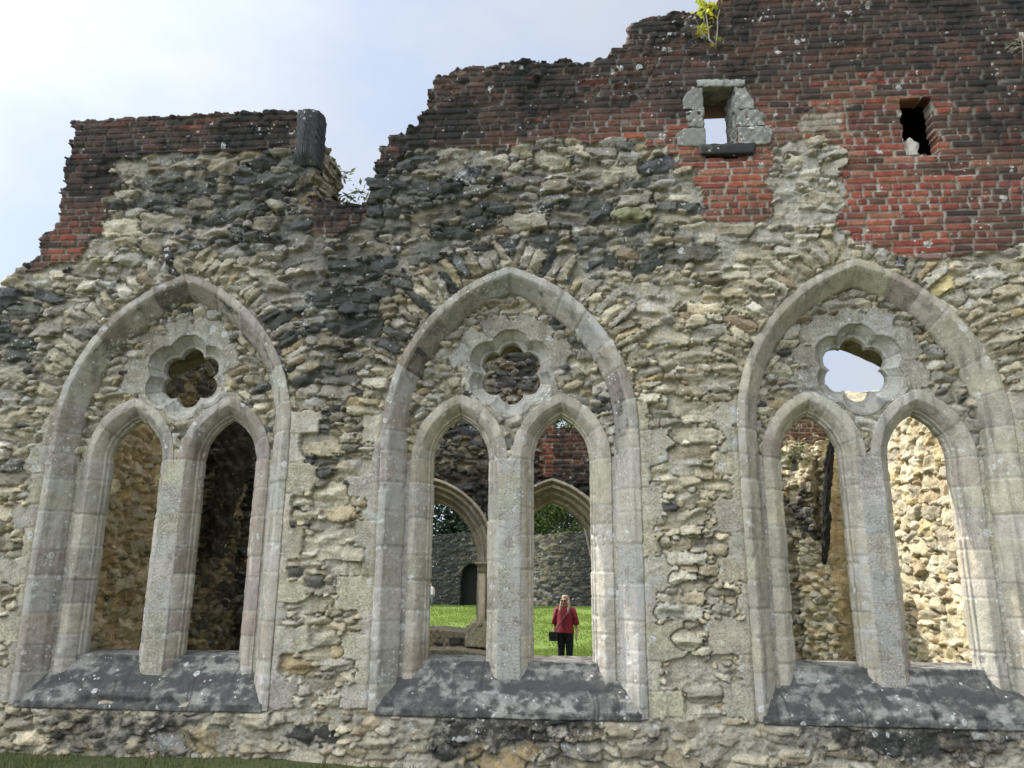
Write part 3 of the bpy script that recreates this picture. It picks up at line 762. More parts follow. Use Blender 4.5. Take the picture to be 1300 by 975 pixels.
    # sloping sill
    gx = np.arange(-W-.015, W+.016, .011); prof = resample([(.06, Z0-.075), (-.012, Z0-.07), (-.016, Z0-.008), (-.004, Z0+.004), (.115, Z0+.145), (.118, Z0+.152), (.255, Z0+.300), (.262, Z0+.345), (.35, Z0+.352), (.72, Z0+.352), (.74, Z0-.1)], .011)
    GX, PY = np.meshgrid(gx, prof[:, 0]); _, PZ = np.meshgrid(gx, prof[:, 1]); SL = np.broadcast_to(np.cumsum(np.r_[0, np.hypot(*np.diff(prof, axis=0).T)])[:, None], GX.shape)
    sj = np.random.default_rng(90+wi)
    j1 = np.sort(sj.uniform(-W, W, 5)); j2 = np.sort(sj.uniform(-W, W, 4))
    low = PY < .1165
    dj = np.where(low, np.min(np.abs(GX[..., None]-j1-.03*np.sin(SL*9)[..., None]), -1), np.min(np.abs(GX[..., None]-j2), -1))
    gr = sstep(.014, .004, dj)
    nz = .014*fbm(GX, SL, .18, .10, 910+wi, 4)+.008*fbm(GX, SL, .05, .04, 915+wi, 4)
    nose = .055*sstep(-.05, .6, fbm(GX, SL*.2, .22, .3, 920+wi, 3))*np.exp(-((SL-.155)/.035)**2)
    yy = PY-(nz-gr*.006)*.7+nose; zz = PZ+(nz-gr*.006)*.7-nose*.5
    b_ = np.where(low, np.searchsorted(j1, GX), 9+np.searchsorted(j2, GX)); bc = np.array((.29, .28, .25))*sj.uniform(.85, 1.15, (20, 1))
    cc = bc[b_]*(1-.55*gr[..., None])
    pat = .6*fbm(GX, SL, .30, .16, 930+wi, 5, .62)+.55*fbm(GX, SL, .09, .06, 935+wi, 4, .6)
    dk = np.clip(.64-.46*sstep(-.05, .4, pat)+.25*np.exp(-((SL-.36)/.05)**2), .05, .95)*np.where(PY < .30, 1, .75)
    lk = np.clip(.16+.62*sstep(.05, .45, pat), 0, .8)*np.where(PY < .3, 1, .6)
    Vs = np.stack([c+GX, yy, zz], -1).reshape(-1, 3)
    nr, nc = GX.shape
    Fs = grid_quads(np.ones((nr, nc), bool)).reshape(-1, 4)
    mkmesh('sill', Vs, Fs, MSIL, panel, {'col': cc.reshape(-1, 3), 'msk': np.stack([lk, dk, .1*np.ones_like(lk)], -1).reshape(-1, 3)})
    # rear arch: splayed reveal and soffit
    n1 = 60; pts = []
    def outline(w, zs, hh, zb):
        Rq = (w*w+hh*hh)/(2*w); am = math.acos((Rq-w)/Rq); L = []
        for i in range(30): L.append((-w, zb+(zs-zb)*i/30))
        for i in range(31): a = am*i/30; L.append((-((w-Rq)+Rq*math.cos(a)), zs+Rq*math.sin(a)))
        return np.array(L+[(-q[0], q[1]) for q in L[::-1][1:]])
    o0 = outline(W-.12, ZS, APEX-ZS-.14, .45); o1 = outline(RAW-.02, RAZ+.06, RAH+.04, .45); o2 = outline(RAW, RAZ, RAH, .45); o3 = outline(RAW+.10, RAZ, RAH+.10, .45)
    st_ = []
    for (a, ya), (b, yb), k in (((o0, .37), (o1, .60), 14), ((o1, .60), (o2, .95), 22), ((o2, .95), (o3, .955), 6)):
        for i in range(k): t_ = i/k; st_.append((a+(b-a)*t_, ya+(yb-ya)*t_))
    st_.append((o3, .955))
    VV_ = []; CC_ = []
    for k, (o, y_) in enumerate(st_):
        ix = np.arange(len(o))
        nn = .018*fbm(ix*.06, np.full(len(o), y_), .10, .08, 950+wi, 3)
        VV_.append(np.stack([c+o[:, 0]*(1+nn*.5), np.full(len(o), y_)+nn*.3, o[:, 1]+nn], -1))
        CC_.append(np.array((.30, .27, .20))*(1+.3*fbm(ix*.06, np.full(len(o), y_), .15, .12, 960+wi, 3))[:, None])
    n, m = len(st_), len(o0); idx = np.arange(n*m).reshape(n, m)
    Fr = np.stack([idx[:-1, :-1], idx[:-1, 1:], idx[1:, 1:], idx[1:, :-1]], -1).reshape(-1, 4)
    mkmesh('rear_arch', np.concatenate(VV_), Fr[:, ::-1], MRUB, panel, {'col': np.concatenate(CC_), 'msk': np.tile((.1, .35, .15), (n*m, 1))})

# ------------------------------------------------------------------ small dressed opening in the brickwork
def block(name, parent, corners_front, y0, y1, seed, tint=(.225, .22, .195), lich=.85, dark=.1, mat=None, taper=None):
    """rough dressed block: front outline polygon (x,z) extruded from y0 to y1, edges rounded and surface worn"""
    bm = bmesh.new()
    fr = [bm.verts.new((x, y0, z)) for x, z in corners_front]
    bk = corners_front if taper is None else taper
    bb = [bm.verts.new((x, y1, z)) for x, z in bk]
    n = len(fr)
    bm.faces.new(fr[::-1]); bm.faces.new(bb)
    for i in range(n): bm.faces.new([fr[i], fr[(i+1) % n], bb[(i+1) % n], bb[i]])
    bmesh.ops.recalc_face_normals(bm, faces=bm.faces)
    bmesh.ops.bevel(bm, geom=list(bm.edges), offset=.012, segments=2, affect='EDGES', profile=.5)
    bmesh.ops.triangulate(bm, faces=[f for f in bm.faces if len(f.verts) > 4])
    for it in range(8):
        lg = [e for e in bm.edges if e.calc_length() > .035]
        if not lg: break
        bmesh.ops.subdivide_edges(bm, edges=lg, cuts=1, use_grid_fill=True)
    bm.normal_update()
    for v_ in bm.verts:
        p = v_.co; nn = math.sin(p.x*61+seed)*math.sin(p.z*53+seed*2)*math.sin(p.y*47+seed)
        n2 = math.sin(p.x*143+seed*3)*math.sin(p.z*131+seed)*math.sin(p.y*120+1)
        v_.co = p+v_.normal*(nn*.012+n2*.006)
    me = bpy.data.meshes.new(name); bm.to_mesh(me); bm.free()
    me.polygons.foreach_set('use_smooth', np.full(len(me.polygons), True, bool))
    k = len(me.vertices)
    for nm, c in (('col', tint), ('msk', (lich, dark, .05))):
        a = me.attributes.new(nm, 'FLOAT_COLOR', 'POINT'); a.data.foreach_set('color', np.tile((*c, 1), (k, 1)).astype(np.float32).ravel())
    me.materials.append(mat or MASH)
    o = bpy.data.objects.new(name, me); COL.objects.link(o); o.parent = parent
    return o
def cp(*pts, Y=0.0): return [wallpt(u, v, Y) for u, v in pts]
# frame stones: jambs splayed inwards, lintel, sill
sw0, sw1, sz0, sz1 = SW
lint = block('small_window', wall, cp((884, 103), (946, 103), (944, 112), (885, 112)), -.034, .30, 1, lich=.9)
lint['label'] = 'small square opening with lichen spotted stone frame'
ys = .20
for k, (pts, ins) in enumerate([
    ([(886, 113), (878, 113), (868, 124), (866, 140), (884, 141), (893, 141), (891, 113)], 0),
    ([(884, 141), (870, 143), (872, 162), (893, 164), (893, 141)], 0),
    ([(893, 164), (868, 164), (858, 172), (860, 187), (896, 188), (895, 164)], 0),
    ([(932, 113), (946, 113), (956, 128), (958, 140), (933, 141)], 1),
    ([(933, 141), (958, 140), (968, 146), (970, 161), (936, 163)], 1),
    ([(936, 163), (974, 161), (981, 168), (977, 184), (938, 186)], 1)]):
    fr = cp(*pts);     tp = [(x_+(0.03 if ins == 0 else -.045)*(1 if (abs(x_-(sw0+sw1)/2) < (sw1-sw0)/2+.09) else 0), z_) for x_, z_ in fr]
    block('jamb', lint, fr, -.029, .26, 5+k, lich=.75 if ins else .5, dark=.2 if ins == 0 else .05, taper=tp)
block('sill', lint, cp((886, 186), (958, 184), (957, 197), (888, 199)), -.05, .35, 15, (.20, .20, .18), lich=.2, dark=.7)
# lining of the opening behind the frame
ml = MB()
for (xa, xb, za, zb, dz) in ((sw0-.03, sw0+.015, sz0-.05, sz1+.05, 0), (sw1-.025, sw1+.03, sz0-.05, sz1+.05, 0), (sw0+.0, sw1-.0, sz1-.05, sz1+.10, .27), (sw0+.015, sw1-.015, sz0-.06, sz0+.02, 0)):
    f0_ = .26 if xa > (sw0+sw1)/2 else 0; f1_ = .26 if xb > (sw0+sw1)/2 else 0
    ml.add([(xa, .27, za), (xb, .27, za), (xb, .27, zb), (xa, .27, zb), (xa+f0_, .97, za+dz), (xb+f1_, .97, za+dz), (xb+f1_, .97, zb+dz+(.3 if f0_ else 0)), (xa+f0_, .97, zb+dz+(.3 if f0_ else 0))], [[0, 1, 2, 3][::-1], [4, 5, 6, 7], [0, 1, 5, 4], [1, 2, 6, 5], [2, 3, 7, 6], [3, 0, 4, 7]], (.16, .07, .045))
o = ml.build('lining', MBRK, lint, False, True)
# blind brick opening on the right: recess with a relieving arch and two loose stones
bw0, bw1, b0_, b1_ = BW
mr = MB()
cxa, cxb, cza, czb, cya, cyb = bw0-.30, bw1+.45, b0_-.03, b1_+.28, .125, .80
mr.add([(cxa, cya, cza), (cxb, cya, cza), (cxb, cya, czb), (cxa, cya, czb), (cxa, cyb, cza), (cxb, cyb, cza), (cxb, cyb, czb), (cxa, cyb, czb)], [[4, 5, 6, 7], [0, 1, 5, 4], [1, 2, 6, 5], [2, 3, 7, 6], [3, 0, 4, 7]], (.05, .045, .045))  # closed near-black chamber, shaped to keep light out of the recess
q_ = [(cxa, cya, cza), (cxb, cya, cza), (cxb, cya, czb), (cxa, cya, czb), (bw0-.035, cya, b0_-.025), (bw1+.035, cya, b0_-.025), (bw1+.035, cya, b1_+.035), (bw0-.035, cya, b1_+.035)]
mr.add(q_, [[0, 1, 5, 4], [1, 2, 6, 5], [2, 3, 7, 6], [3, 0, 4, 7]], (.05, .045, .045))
blind = mr.build('blind_opening', MBRK, wall, False, True); blind['label'] = 'dark square recess in the red brickwork'
cxm = (bw0+bw1)/2+.10
ar = MB(); rings = []
for i in range(13):
    a = math.pi*(i/12); cx_, cz_ = cxm-.02+.13*math.cos(a), b0_-.02+.36*math.sin(a)
    cx2, cz2 = cxm-.02+.19*math.cos(a), b0_-.02+.46*math.sin(a)
    rings.append([(cx_, .50, cz_), (cx2, .50, cz2), (cx2, .79, cz2), (cx_, .79, cz_)])
ar.loft(rings, (.20, .12, .09)); ar.build('relieving_arch', MBRK, blind, False, True)
block('loose_stone', blind, [(bw0+.03, b0_), (bw0+.15, b0_+.02), (bw0+.20, b0_+.19), (bw0+.10, b0_+.26), (bw0+.05, b0_+.20)], .12, .26, 31, (.62, .58, .50), .1, .05)
block('loose_stone', blind, [(bw1-.17, b0_), (bw1-.06, b0_), (bw1-.05, b0_+.06), (bw1-.12, b0_+.13)], .16, .27, 33, (.52, .36, .27), .1, .05)
# dark octagonal corbel block on the broken corner of the stump
xa, zt = wallpt(376, 146); xb, zb_ = wallpt(404, 203)
yo = -.09
bmv = MB()
def octo(z, s): 
    return [(xa+.02, .22, z), (xa+.0, .02, z), (xa+.05*s, yo*.75*s, z), (xa+.13, yo*s, z), (xb-.11, yo*s, z), (xb-.02, yo*.35*s, z), (xb, .08, z), (xb-.02, .22, z)]
def dense(lv):
    rs = []
    for z, s in lv:
        base = octo(z, s); r = []
        for i in range(8):
            p, q = np.array(base[i]), np.array(base[(i+1) % 8])
            for k in range(5): r.append(tuple(p+(q-p)*k/5+np.array([.006*math.sin(z*70+i*3+k), .006*math.sin(z*55+i*5+k*2), 0])))
        rs.append(r)
    return rs
lv = [(zt+.03, .55), (zt+.02, .8), (zt-.02, .98), (zt-.06, 1.0), (zt-.12, 1.0), (zt-.125, .975), (zt-.13, 1.0)]+[(zt-.13-.03*i, 1.0) for i in range(1, 6)]+[(zt-.30, .97), (zt-.305, 1.0)]+[(zt-.33-.03*i, 1.0) for i in range(3)]+[(zb_+.05, .98), (zb_+.02, .80), (zb_-.03, .35), (zb_-.06, .08)]
bmv.loft(dense(lv), (.070, .073, .075))
cb_ = bmv.build('corbel', MASH, wall, False, True)
a = cb_.data.attributes.new('msk', 'FLOAT_COLOR', 'POINT')
zs_ = np.array([p.co.z for p in cb_.data.vertices]); a.data.foreach_set('color', np.stack([np.where(zs_ > zt-.10, .5, .03), np.where(zs_ > zt-.10, .3, .12), 0*zs_, np.ones(len(zs_))], -1).astype(np.float32).ravel())
cb_['label'] = 'dark octagonal corbel block at the broken corner'

# ------------------------------------------------------------------ walls of the roofless room behind
GZ = -.62
def room_wall(name, label, origin, ax, facing, x0, x1, z0, z1, res, seed, topfn, depth, holes=None, palette='pale', sizes=None, dark=None, brickpoly=None, moss=.0, prot=(.0, .075), bright=1.0, mossfn=None, reach=1.2, ochre=.12, tintw=(1, 1, 1), mort=None, parent=None, part='rubble_masonry'):
    """rough wall: local x runs along ax, relief towards facing"""
    f = Field(x0, x1, z0, z1, res, seed)
    f.fill(sizes or [(.12, .24, .06, .12, 1.0), (.07, .14, .035, .07, 2.5), (.03, .07, .02, .035, 3)], None, int(2200*(x1-x0)*(z1-z0)/12), .2)
    f.rasterise()
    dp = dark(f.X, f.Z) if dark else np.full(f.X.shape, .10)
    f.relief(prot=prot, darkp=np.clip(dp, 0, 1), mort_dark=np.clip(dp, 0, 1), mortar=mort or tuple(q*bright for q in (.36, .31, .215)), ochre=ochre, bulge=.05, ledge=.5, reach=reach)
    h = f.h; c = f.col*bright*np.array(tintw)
    bmask = None
    if brickpoly is not None:
        bmask = brickpoly(f.X, f.Z)
        hb_, pb, rv_ = bricks(f.X, f.Z, seed+3)
        c2 = brickcol(rv_, pb, f.X, f.Z, np.where(f.X < .28, .75, .1), np.where(f.X < .28, .05, .6), seed+3)
        h = np.where(bmask, hb_, h); c = np.where(bmask[..., None], c2, c)
    kv = f.Z < topfn(f.X)+.07*fbm(f.X, f.Z, .3, .25, seed+9, 3)
    if holes is not None: kv &= ~holes(f.X, f.Z)
    kq = kv[:-1, :-1] & kv[:-1, 1:] & kv[1:, 1:] & kv[1:, :-1]
    ax = np.array(ax, float); fc = np.array(facing, float)
    P = np.array(origin)[None, :]+f.X.reshape(-1, 1)*ax[None, :]+h.reshape(-1, 1)*fc[None, :]; P[:, 2] += f.Z.ravel()
    mo = mossfn(f.X, f.Z) if mossfn else np.full(f.X.shape, moss)
    A = {'col': c.reshape(-1, 3), 'msk': np.stack([f.lich*.8, np.clip(dp*.8-.05, 0, 1), mo], -1).reshape(-1, 3)}
    F = grid_quads(kv)[kq]
    if np.dot(np.cross(ax, (0, 0, 1)), fc) < 0: F = F[:, ::-1]
    e_ = rim(F); EV, EF, EA = skirt(P, A, e_, -fc, depth, 6, .05, seed)
    b0 = len(P)+len(EV)
    P2 = P-fc[None, :]*(depth-.0)
    v = np.concatenate([P, EV, P2]); ff = np.concatenate([F, EF, F[:, ::-1]+b0]); A = {n: np.concatenate([A[n], EA[n], A[n]]) for n in A}
    th = thing(name, label, 'wall') if label else parent
    root = th
    if bmask is not None:
        bqm = bmask[:-1, :-1][kq]
        nF = len(F)
        vb, fb, ab = compact(v, F[bqm], A); mkmesh('brickwork', vb, fb, MBRK, root, ab)
        ff = np.concatenate([F[~bqm], EF, F[:, ::-1]+b0])
    v, ff, A = compact(v, ff, A)
    mkmesh(part, v, ff, MRUB, root, A)
    return root
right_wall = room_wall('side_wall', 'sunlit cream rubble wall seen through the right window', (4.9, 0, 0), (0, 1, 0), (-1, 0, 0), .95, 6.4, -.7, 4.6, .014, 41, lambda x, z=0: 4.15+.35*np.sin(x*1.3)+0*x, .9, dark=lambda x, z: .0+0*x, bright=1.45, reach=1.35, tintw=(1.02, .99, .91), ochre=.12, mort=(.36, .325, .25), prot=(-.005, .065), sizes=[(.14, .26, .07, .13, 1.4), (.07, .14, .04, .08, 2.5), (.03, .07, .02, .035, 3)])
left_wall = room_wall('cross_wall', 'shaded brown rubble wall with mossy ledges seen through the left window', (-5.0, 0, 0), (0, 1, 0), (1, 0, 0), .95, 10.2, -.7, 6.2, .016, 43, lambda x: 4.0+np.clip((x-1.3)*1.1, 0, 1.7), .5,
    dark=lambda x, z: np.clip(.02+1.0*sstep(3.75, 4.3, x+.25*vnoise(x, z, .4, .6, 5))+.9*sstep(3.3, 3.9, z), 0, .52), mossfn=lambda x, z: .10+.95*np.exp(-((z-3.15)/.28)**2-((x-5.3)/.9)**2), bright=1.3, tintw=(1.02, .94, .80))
left_wall.children[0].data.update()
# arcade wall across the back of the room
AC = (-3.64, -1.69, .26, 2.21); AW, AZS, AAP = .70, 1.72, 2.70
ARR = (AW*AW+(AAP-AZS)**2)/(2*AW); YB = 5.6
def archo(x, z):
    return np.min([arch_sd(x-a, z, AW+.40, AZS, ARR+.40) for a in AC], axis=0)
def aholes(x, z):
    q = np.min([arch_sd(x-a, z, AW+.30, AZS, ARR+.30) for a in AC], axis=0) < 0
    low = z > np.select([x < -.65], [.55], -2)
    mid = (np.abs(x+.695) < .30) & (z < AZS) & False
    return q & low & (z > GZ+.02-9)
def atop(x): return np.where(x < .02, 5.9, np.where(x < .30, 5.6, np.where(x < 4.2, 3.92, 4.35)))
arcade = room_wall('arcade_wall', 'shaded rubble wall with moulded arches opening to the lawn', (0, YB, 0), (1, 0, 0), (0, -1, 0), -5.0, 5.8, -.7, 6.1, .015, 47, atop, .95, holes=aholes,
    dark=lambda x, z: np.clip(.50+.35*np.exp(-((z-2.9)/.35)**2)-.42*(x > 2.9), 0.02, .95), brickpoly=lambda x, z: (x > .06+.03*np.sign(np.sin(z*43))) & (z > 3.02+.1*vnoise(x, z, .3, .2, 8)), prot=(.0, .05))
def arc_order(name, a, d_list, y0, mat, parent, seed, zb):
    return arch_sweep(name, a, y0, AW, AZS, ARR, zb, d_list, mat, parent, seed, .22, (.33, .29, .225), stepL=.02, stepP=.014, lich=.2, worn=.004, chips=.8)
for k, a in enumerate(AC):
    zb = .77 if a < -.7 else GZ
    prof = [(-.36, .05), (-.36, -.05), (-.315, -.075), (-.29, -.03), (-.27, .02), (-.245, -.02), (-.21, -.01), (-.20, .05), (-.16, .09), (-.135, .06), (-.10, .10), (-.09, .17), (-.055, .20), (-.03, .18), (0, .22), (.0, .30), (-.0, .55), (-.05, .75), (-.3, .93)]
    arc_order('arch_moulding', a, prof, YB, MASH, arcade, 990+k, zb)
# round shafts with capitals at the piers
for px in (-.70, 1.235, -2.665):
    mbs = MB(); 
    for sx in (-1, 1):
        x_ = px+sx*.17
        mbs.tube([(x_, YB-.02, .72 if px < 0 else GZ), (x_, YB-.02, .80), (x_, YB-.02, .85), (x_, YB-.02, AZS-.16)], [.085, .085, .062, .062], 14, (.42, .36, .26))
    sh = mbs.build('shaft', MASH, arcade, True, True)
    mbs = MB()
    for sx in (-1, 1):
        x_ = px+sx*.17
        mbs.tube([(x_, YB-.02, AZS-.17), (x_, YB-.02, AZS-.155), (x_, YB-.02, AZS-.10), (x_, YB-.02, AZS-.05), (x_, YB-.02, AZS-.04), (x_, YB-.02, AZS)], [.062, .078, .075, .10, .115, .115], 14, (.36, .32, .25))
    mbs.build('capital', MASH, arcade, True, True)
    for q in (sh,): pass

# broken springer in the back right corner
def rough_column(name, parent, path, seed, tint, dark, n=40, amp=.06, moss=0.0):
    vs = []; cs = []; ms = []
    rg_ = np.random.default_rng(seed)
    P = []
    for (a, b) in zip(path[:-1], path[1:]):
        k = max(2, int(abs(b[2]-a[2])/.025))
        for i in range(k): t_ = i/k; P.append([a[j]+(b[j]-a[j])*t_ for j in range(5)])
    P.append(list(path[-1])); P = np.array(P)
    th_ = np.linspace(0, 2*math.pi, n, endpoint=False)
    for i, (x_, y_, z_, rx, ry) in enumerate(P):
        nn = amp*(1.4*fbm(np.cos(th_)*.3+seed, z_+np.sin(th_)*.3, .16, .12, seed, 4)+.6*vnoise(np.sin(th_)*.3, np.full(n, z_)+np.cos(th_)*.3, .07, .06, seed+1))
        sq = (np.abs(np.cos(th_))**4+np.abs(np.sin(th_))**4)**-.25
        vs.append(np.stack([x_+(rx*sq+nn)*np.cos(th_), y_+(ry*sq+nn)*np.sin(th_), np.full(n, z_)+nn*.3], -1))
        cc_ = np.array(tint)*(1+.4*fbm(th_*.5+seed, np.full(n, z_), .12, .08, seed+3, 3))[:, None]
        cs.append(cc_); dk_ = dark(z_) if callable(dark) else dark
        ms.append(np.tile((.1, dk_, moss), (n, 1)))
    N_ = len(P); idx = np.arange(N_*n).reshape(N_, n); nx_ = np.roll(idx, -1, 1)
    F = np.stack([idx[:-1], nx_[:-1], nx_[1:], idx[1:]], -1).reshape(-1, 4)
    return mkmesh(name, np.concatenate(vs), F, MRUB, parent, {'col': np.concatenate(cs), 'msk': np.concatenate(ms)})
room_wall('vault_respond', None, (4.10, 5.40, 0), (.47, -.883, 0), (-.883, -.47, 0), 0, .62, -.7, 3.6, .013, 67, lambda x: 3.35+.4*x, .5, dark=lambda x, z: np.clip(.5*sstep(1.9, 2.3, z+.3*vnoise(x, z, .2, .3, 4))*sstep(.3, .1, x)*sstep(3.1, 2.8, z), 0, .9), bright=1.4, tintw=(1.0, .985, .92), prot=(-.01, .09), sizes=[(.06, .13, .04, .08, 6), (.03, .06, .02, .04, 12)], ochre=.15, parent=right_wall, part='vault_respond')
room_wall('vault_springer', None, (3.80, 5.30, 0), (.66, -.75, 0), (-.75, -.66, 0), 0, .62, 2.0, 3.7, .013, 68, lambda x: 3.30+.3*np.sin(x*5), .42, holes=lambda x, z: z < 2.05+1.15*(np.clip(.62-x, 0, 1)/.62)**1.6-.0, dark=lambda x, z: np.clip(.1+.55*sstep(2.9, 2.6, z+.3*vnoise(x, z, .2, .2, 6)), 0, .9), bright=1.25, tintw=(1.0, .985, .92), prot=(-.01, .10), sizes=[(.07, .15, .05, .10, 6), (.03, .06, .02, .04, 12)], moss=.15, parent=right_wall, part='vault_springer')
rough_column('groove_shade', right_wall, [(4.26, 4.78, 1.72, .012, .02), (4.28, 4.76, 1.9, .035, .05), (4.31, 4.72, 2.3, .045, .06), (4.36, 4.68, 2.8, .045, .06), (4.42, 4.63, 3.2, .045, .06), (4.49, 4.58, 3.6, .04, .05), (4.5, 4.6, 3.7, .02, .02)], 62, (.045, .045, .042), .5, amp=.035, n=32)  # near-black strip standing for the corner's dark groove, shadow put into colour
rough_column('vault_springer', left_wall, [(-4.8, 4.35, 1.75, .10, .12), (-4.72, 4.3, 2.2, .13, .15), (-4.6, 4.25, 3.0, .2, .2), (-4.45, 4.2, 3.7, .28, .26), (-4.35, 4.2, 4.05, .25, .25), (-4.35, 4.2, 4.2, .05, .05)], 63, (.16, .14, .10), .6, moss=.35)
# low footing stones inside the left arch
foot = thing('footing_wall', 'low broken stepped footing wall under the left arch', 'low wall')
block('footing_course', foot, [(-2.75, GZ-.1), (-.70, GZ-.1), (-.72, .36), (-1.2, .41), (-1.75, .40), (-2.4, .43), (-2.75, .40)], 5.15, 5.75, 71, (.27, .235, .17), .25, .25, MRUB)
block('footing_course', foot, [(-2.75, .40), (-1.10, .38), (-1.02, .50), (-1.10, .62), (-1.6, .66), (-2.1, .64), (-2.75, .70)], 5.62, 6.35, 73, (.29, .25, .18), .25, .25, MRUB)
block('footing_course', foot, [(-1.12, .42), (-.62, .40), (-.60, .76), (-.78, .80), (-1.02, .78), (-1.14, .70)], 5.50, 6.30, 75, (.42, .37, .27), .3, .05, MRUB)

# far cloister wall across the lawn
far = room_wall('boundary_wall', 'long grey rubble wall across the far side of the lawn', (0, 36.4, 0), (1, 0, 0), (0, -1, 0), -16, 12, -.9, 3.9, .05, 53, lambda x: 3.42+.10*np.sin(x*.9)+.018*x, .8,
    holes=lambda x, z: (((np.abs(x+5.10) < .55) & (z < .9)) | (np.hypot((x+5.10)/.55, (z-.9)/.75) < 1)) & (z < 1.9),
    dark=lambda x, z: np.clip(.45+.3*np.sin(x*.7), 0, 1), sizes=[(.12, .26, .06, .10, 1.5), (.08, .16, .05, .08, 2)], prot=(.0, .07), bright=.62, ochre=.03, tintw=(1, .98, .95))
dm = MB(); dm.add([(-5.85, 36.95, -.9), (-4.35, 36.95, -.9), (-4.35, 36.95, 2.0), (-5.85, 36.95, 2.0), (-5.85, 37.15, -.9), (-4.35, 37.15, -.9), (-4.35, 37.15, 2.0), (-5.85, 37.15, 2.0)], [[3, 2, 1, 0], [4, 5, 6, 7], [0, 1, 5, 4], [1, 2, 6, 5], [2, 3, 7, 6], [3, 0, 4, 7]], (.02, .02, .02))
dm.build('doorway_dark_sheet', MRUB, far, False, True)  # near-black sheet behind the doorway, its inner shade put into the colour

# ------------------------------------------------------------------ ground
def ground(name, x0, x1, y0, y1, nx, ny, zf, mat):
    xs_ = np.linspace(x0, x1, nx); ys_ = np.linspace(y0, y1, ny); A_, B_ = np.meshgrid(xs_, ys_)
    o = mkmesh(name, np.stack([A_, B_, zf(A_, B_)], -1).reshape(-1, 3), grid_quads(np.ones((ny, nx), bool)).reshape(-1, 4), mat)
    o['kind'] = 'structure'; return o
def grassmat(name, a, b, c, sc=1.0):
    m, nt, bs = newmat(name); g = G(nt)
    P = g.n('ShaderNodeTexCoord').outputs['Object']
    n1 = g.noise(P, .55*sc, 4, .6); n2 = g.noise(P, 7*sc, 5, .7); n3 = g.noise(P, 60*sc, 3, .7)
    x = g.mix(g.mapr(n1.outputs[0], .35, .65), a, b)
    x = g.mix(g.mapr(n2.outputs[0], .45, .72), x, c)
    x = g.mix(g.mapr(n3.outputs[0], .3, .7, 0, .8), x, g.mix(1.0, x, (.40, .5, .35), 'MULTIPLY'))
    g.l(x, bs.inputs['Base Color']); bs.inputs['Roughness'].default_value = .8; bs.inputs['Specular IOR Level'].default_value = .2
    h = g.math('ADD', n3.outputs[0], g.math('MULTIPLY', n2.outputs[0], .8)); bp = g.n('ShaderNodeBump'); bp.inputs['Strength'].default_value = .6; bp.inputs['Distance'].default_value = .04
    g.l(h, bp.inputs['Height']); g.l(bp.outputs[0], bs.inputs['Normal'])
    return m
LAWN = grassmat('lawn_grass', (.125, .20, .028), (.165, .235, .04), (.25, .27, .085), 1.6)
TURF = grassmat('shaded_turf', (.09, .11, .035), (.12, .13, .05), (.18, .15, .09), 2.2)
def zfront(x, y): return .040-.006*x+.015*np.sin(x*2.1+y)+.01*np.sin(x*5.3)*np.sin(y*4)
ground('front_turf', -60, 60, -60, .42, 240, 140, lambda x, y: zfront(x, y) if True else 0, TURF)
ground('lawn', -90, 90, .5, 160, 180, 170, lambda x, y: GZ+.03*np.sin(x*.5)*np.sin(y*.4)+.012*np.sin(x*2.3+y*1.7), LAWN)
rg = np.random.default_rng(5)
def blades(name, label, n, xr, yr, zf, hh, cols, mat, fn=None, wide=1.0):
    x_ = rg.uniform(*xr, n); y_ = rg.uniform(*yr, n)
    if fn is not None:
        k = fn(x_, y_) > rg.random(n); x_, y_ = x_[k], y_[k]; n = len(x_)
    z_ = zf(x_, y_); a = rg.uniform(0, 2*math.pi, n); L = rg.uniform(*hh, n); w_ = rg.uniform(.002, .0045, n)*wide; ln_ = rg.uniform(.1, .6, n)*L
    dx, dy = np.cos(a), np.sin(a); b = rg.uniform(0, 2*math.pi, n)
    p0 = np.stack([x_-dx*w_, y_-dy*w_, z_-.01], -1); p1 = np.stack([x_+dx*w_, y_+dy*w_, z_-.01], -1)
    p2 = np.stack([x_+dx*w_*.7+np.cos(b)*ln_*.4, y_+dy*w_*.7+np.sin(b)*ln_*.4, z_+L*.6], -1); p3 = np.stack([x_-dx*w_*.7+np.cos(b)*ln_*.4, y_-dy*w_*.7+np.sin(b)*ln_*.4, z_+L*.6], -1)
    p4 = np.stack([x_+np.cos(b)*ln_, y_+np.sin(b)*ln_, z_+L], -1); p5 = p4+np.stack([dx*.0006, dy*.0006, 0*dx], -1)
    Vt = np.stack([p0, p1, p2, p3, p5, p4], 1).reshape(-1, 3); i = np.arange(n)*6
    F = np.concatenate([np.stack([i, i+1, i+2, i+3], -1), np.stack([i+3, i+2, i+4, i+5], -1)])
    c_ = np.array(cols)[rg.integers(0, len(cols), n)]*rg.uniform(.7, 1.25, (n, 1))
    o = mkmesh(name, Vt, F, mat, None, {'col': np.repeat(c_, 6, 0)}); o['kind'] = 'stuff'; o['label'] = label; o['category'] = 'grass'
    return o
blades('grass', 'dull green grass at the foot of the wall', 26000, (-6, 5.5), (-1.3, -.03), zfront, (.015, .055), [(.09, .125, .03), (.12, .15, .04), (.19, .17, .08), (.06, .10, .025), (.20, .18, .10)], MLEAF, lambda x, y: np.clip(.30+.6*vnoise(x, y, .4, .4, 71)+.35*(y < -.15)+.3*(x < -2.5), 0, 1))
blades('lawn_grass', 'bright sunlit grass blades of the lawn', 52000, (-3.4, 2.2), (6.8, 15), lambda x, y: GZ+.03*np.sin(x*.5)*np.sin(y*.4)+.012*np.sin(x*2.3+y*1.7), (.02, .06), [(.15, .235, .032), (.20, .28, .05), (.28, .30, .10), (.11, .18, .025)], MLEAF, None, 2.4)
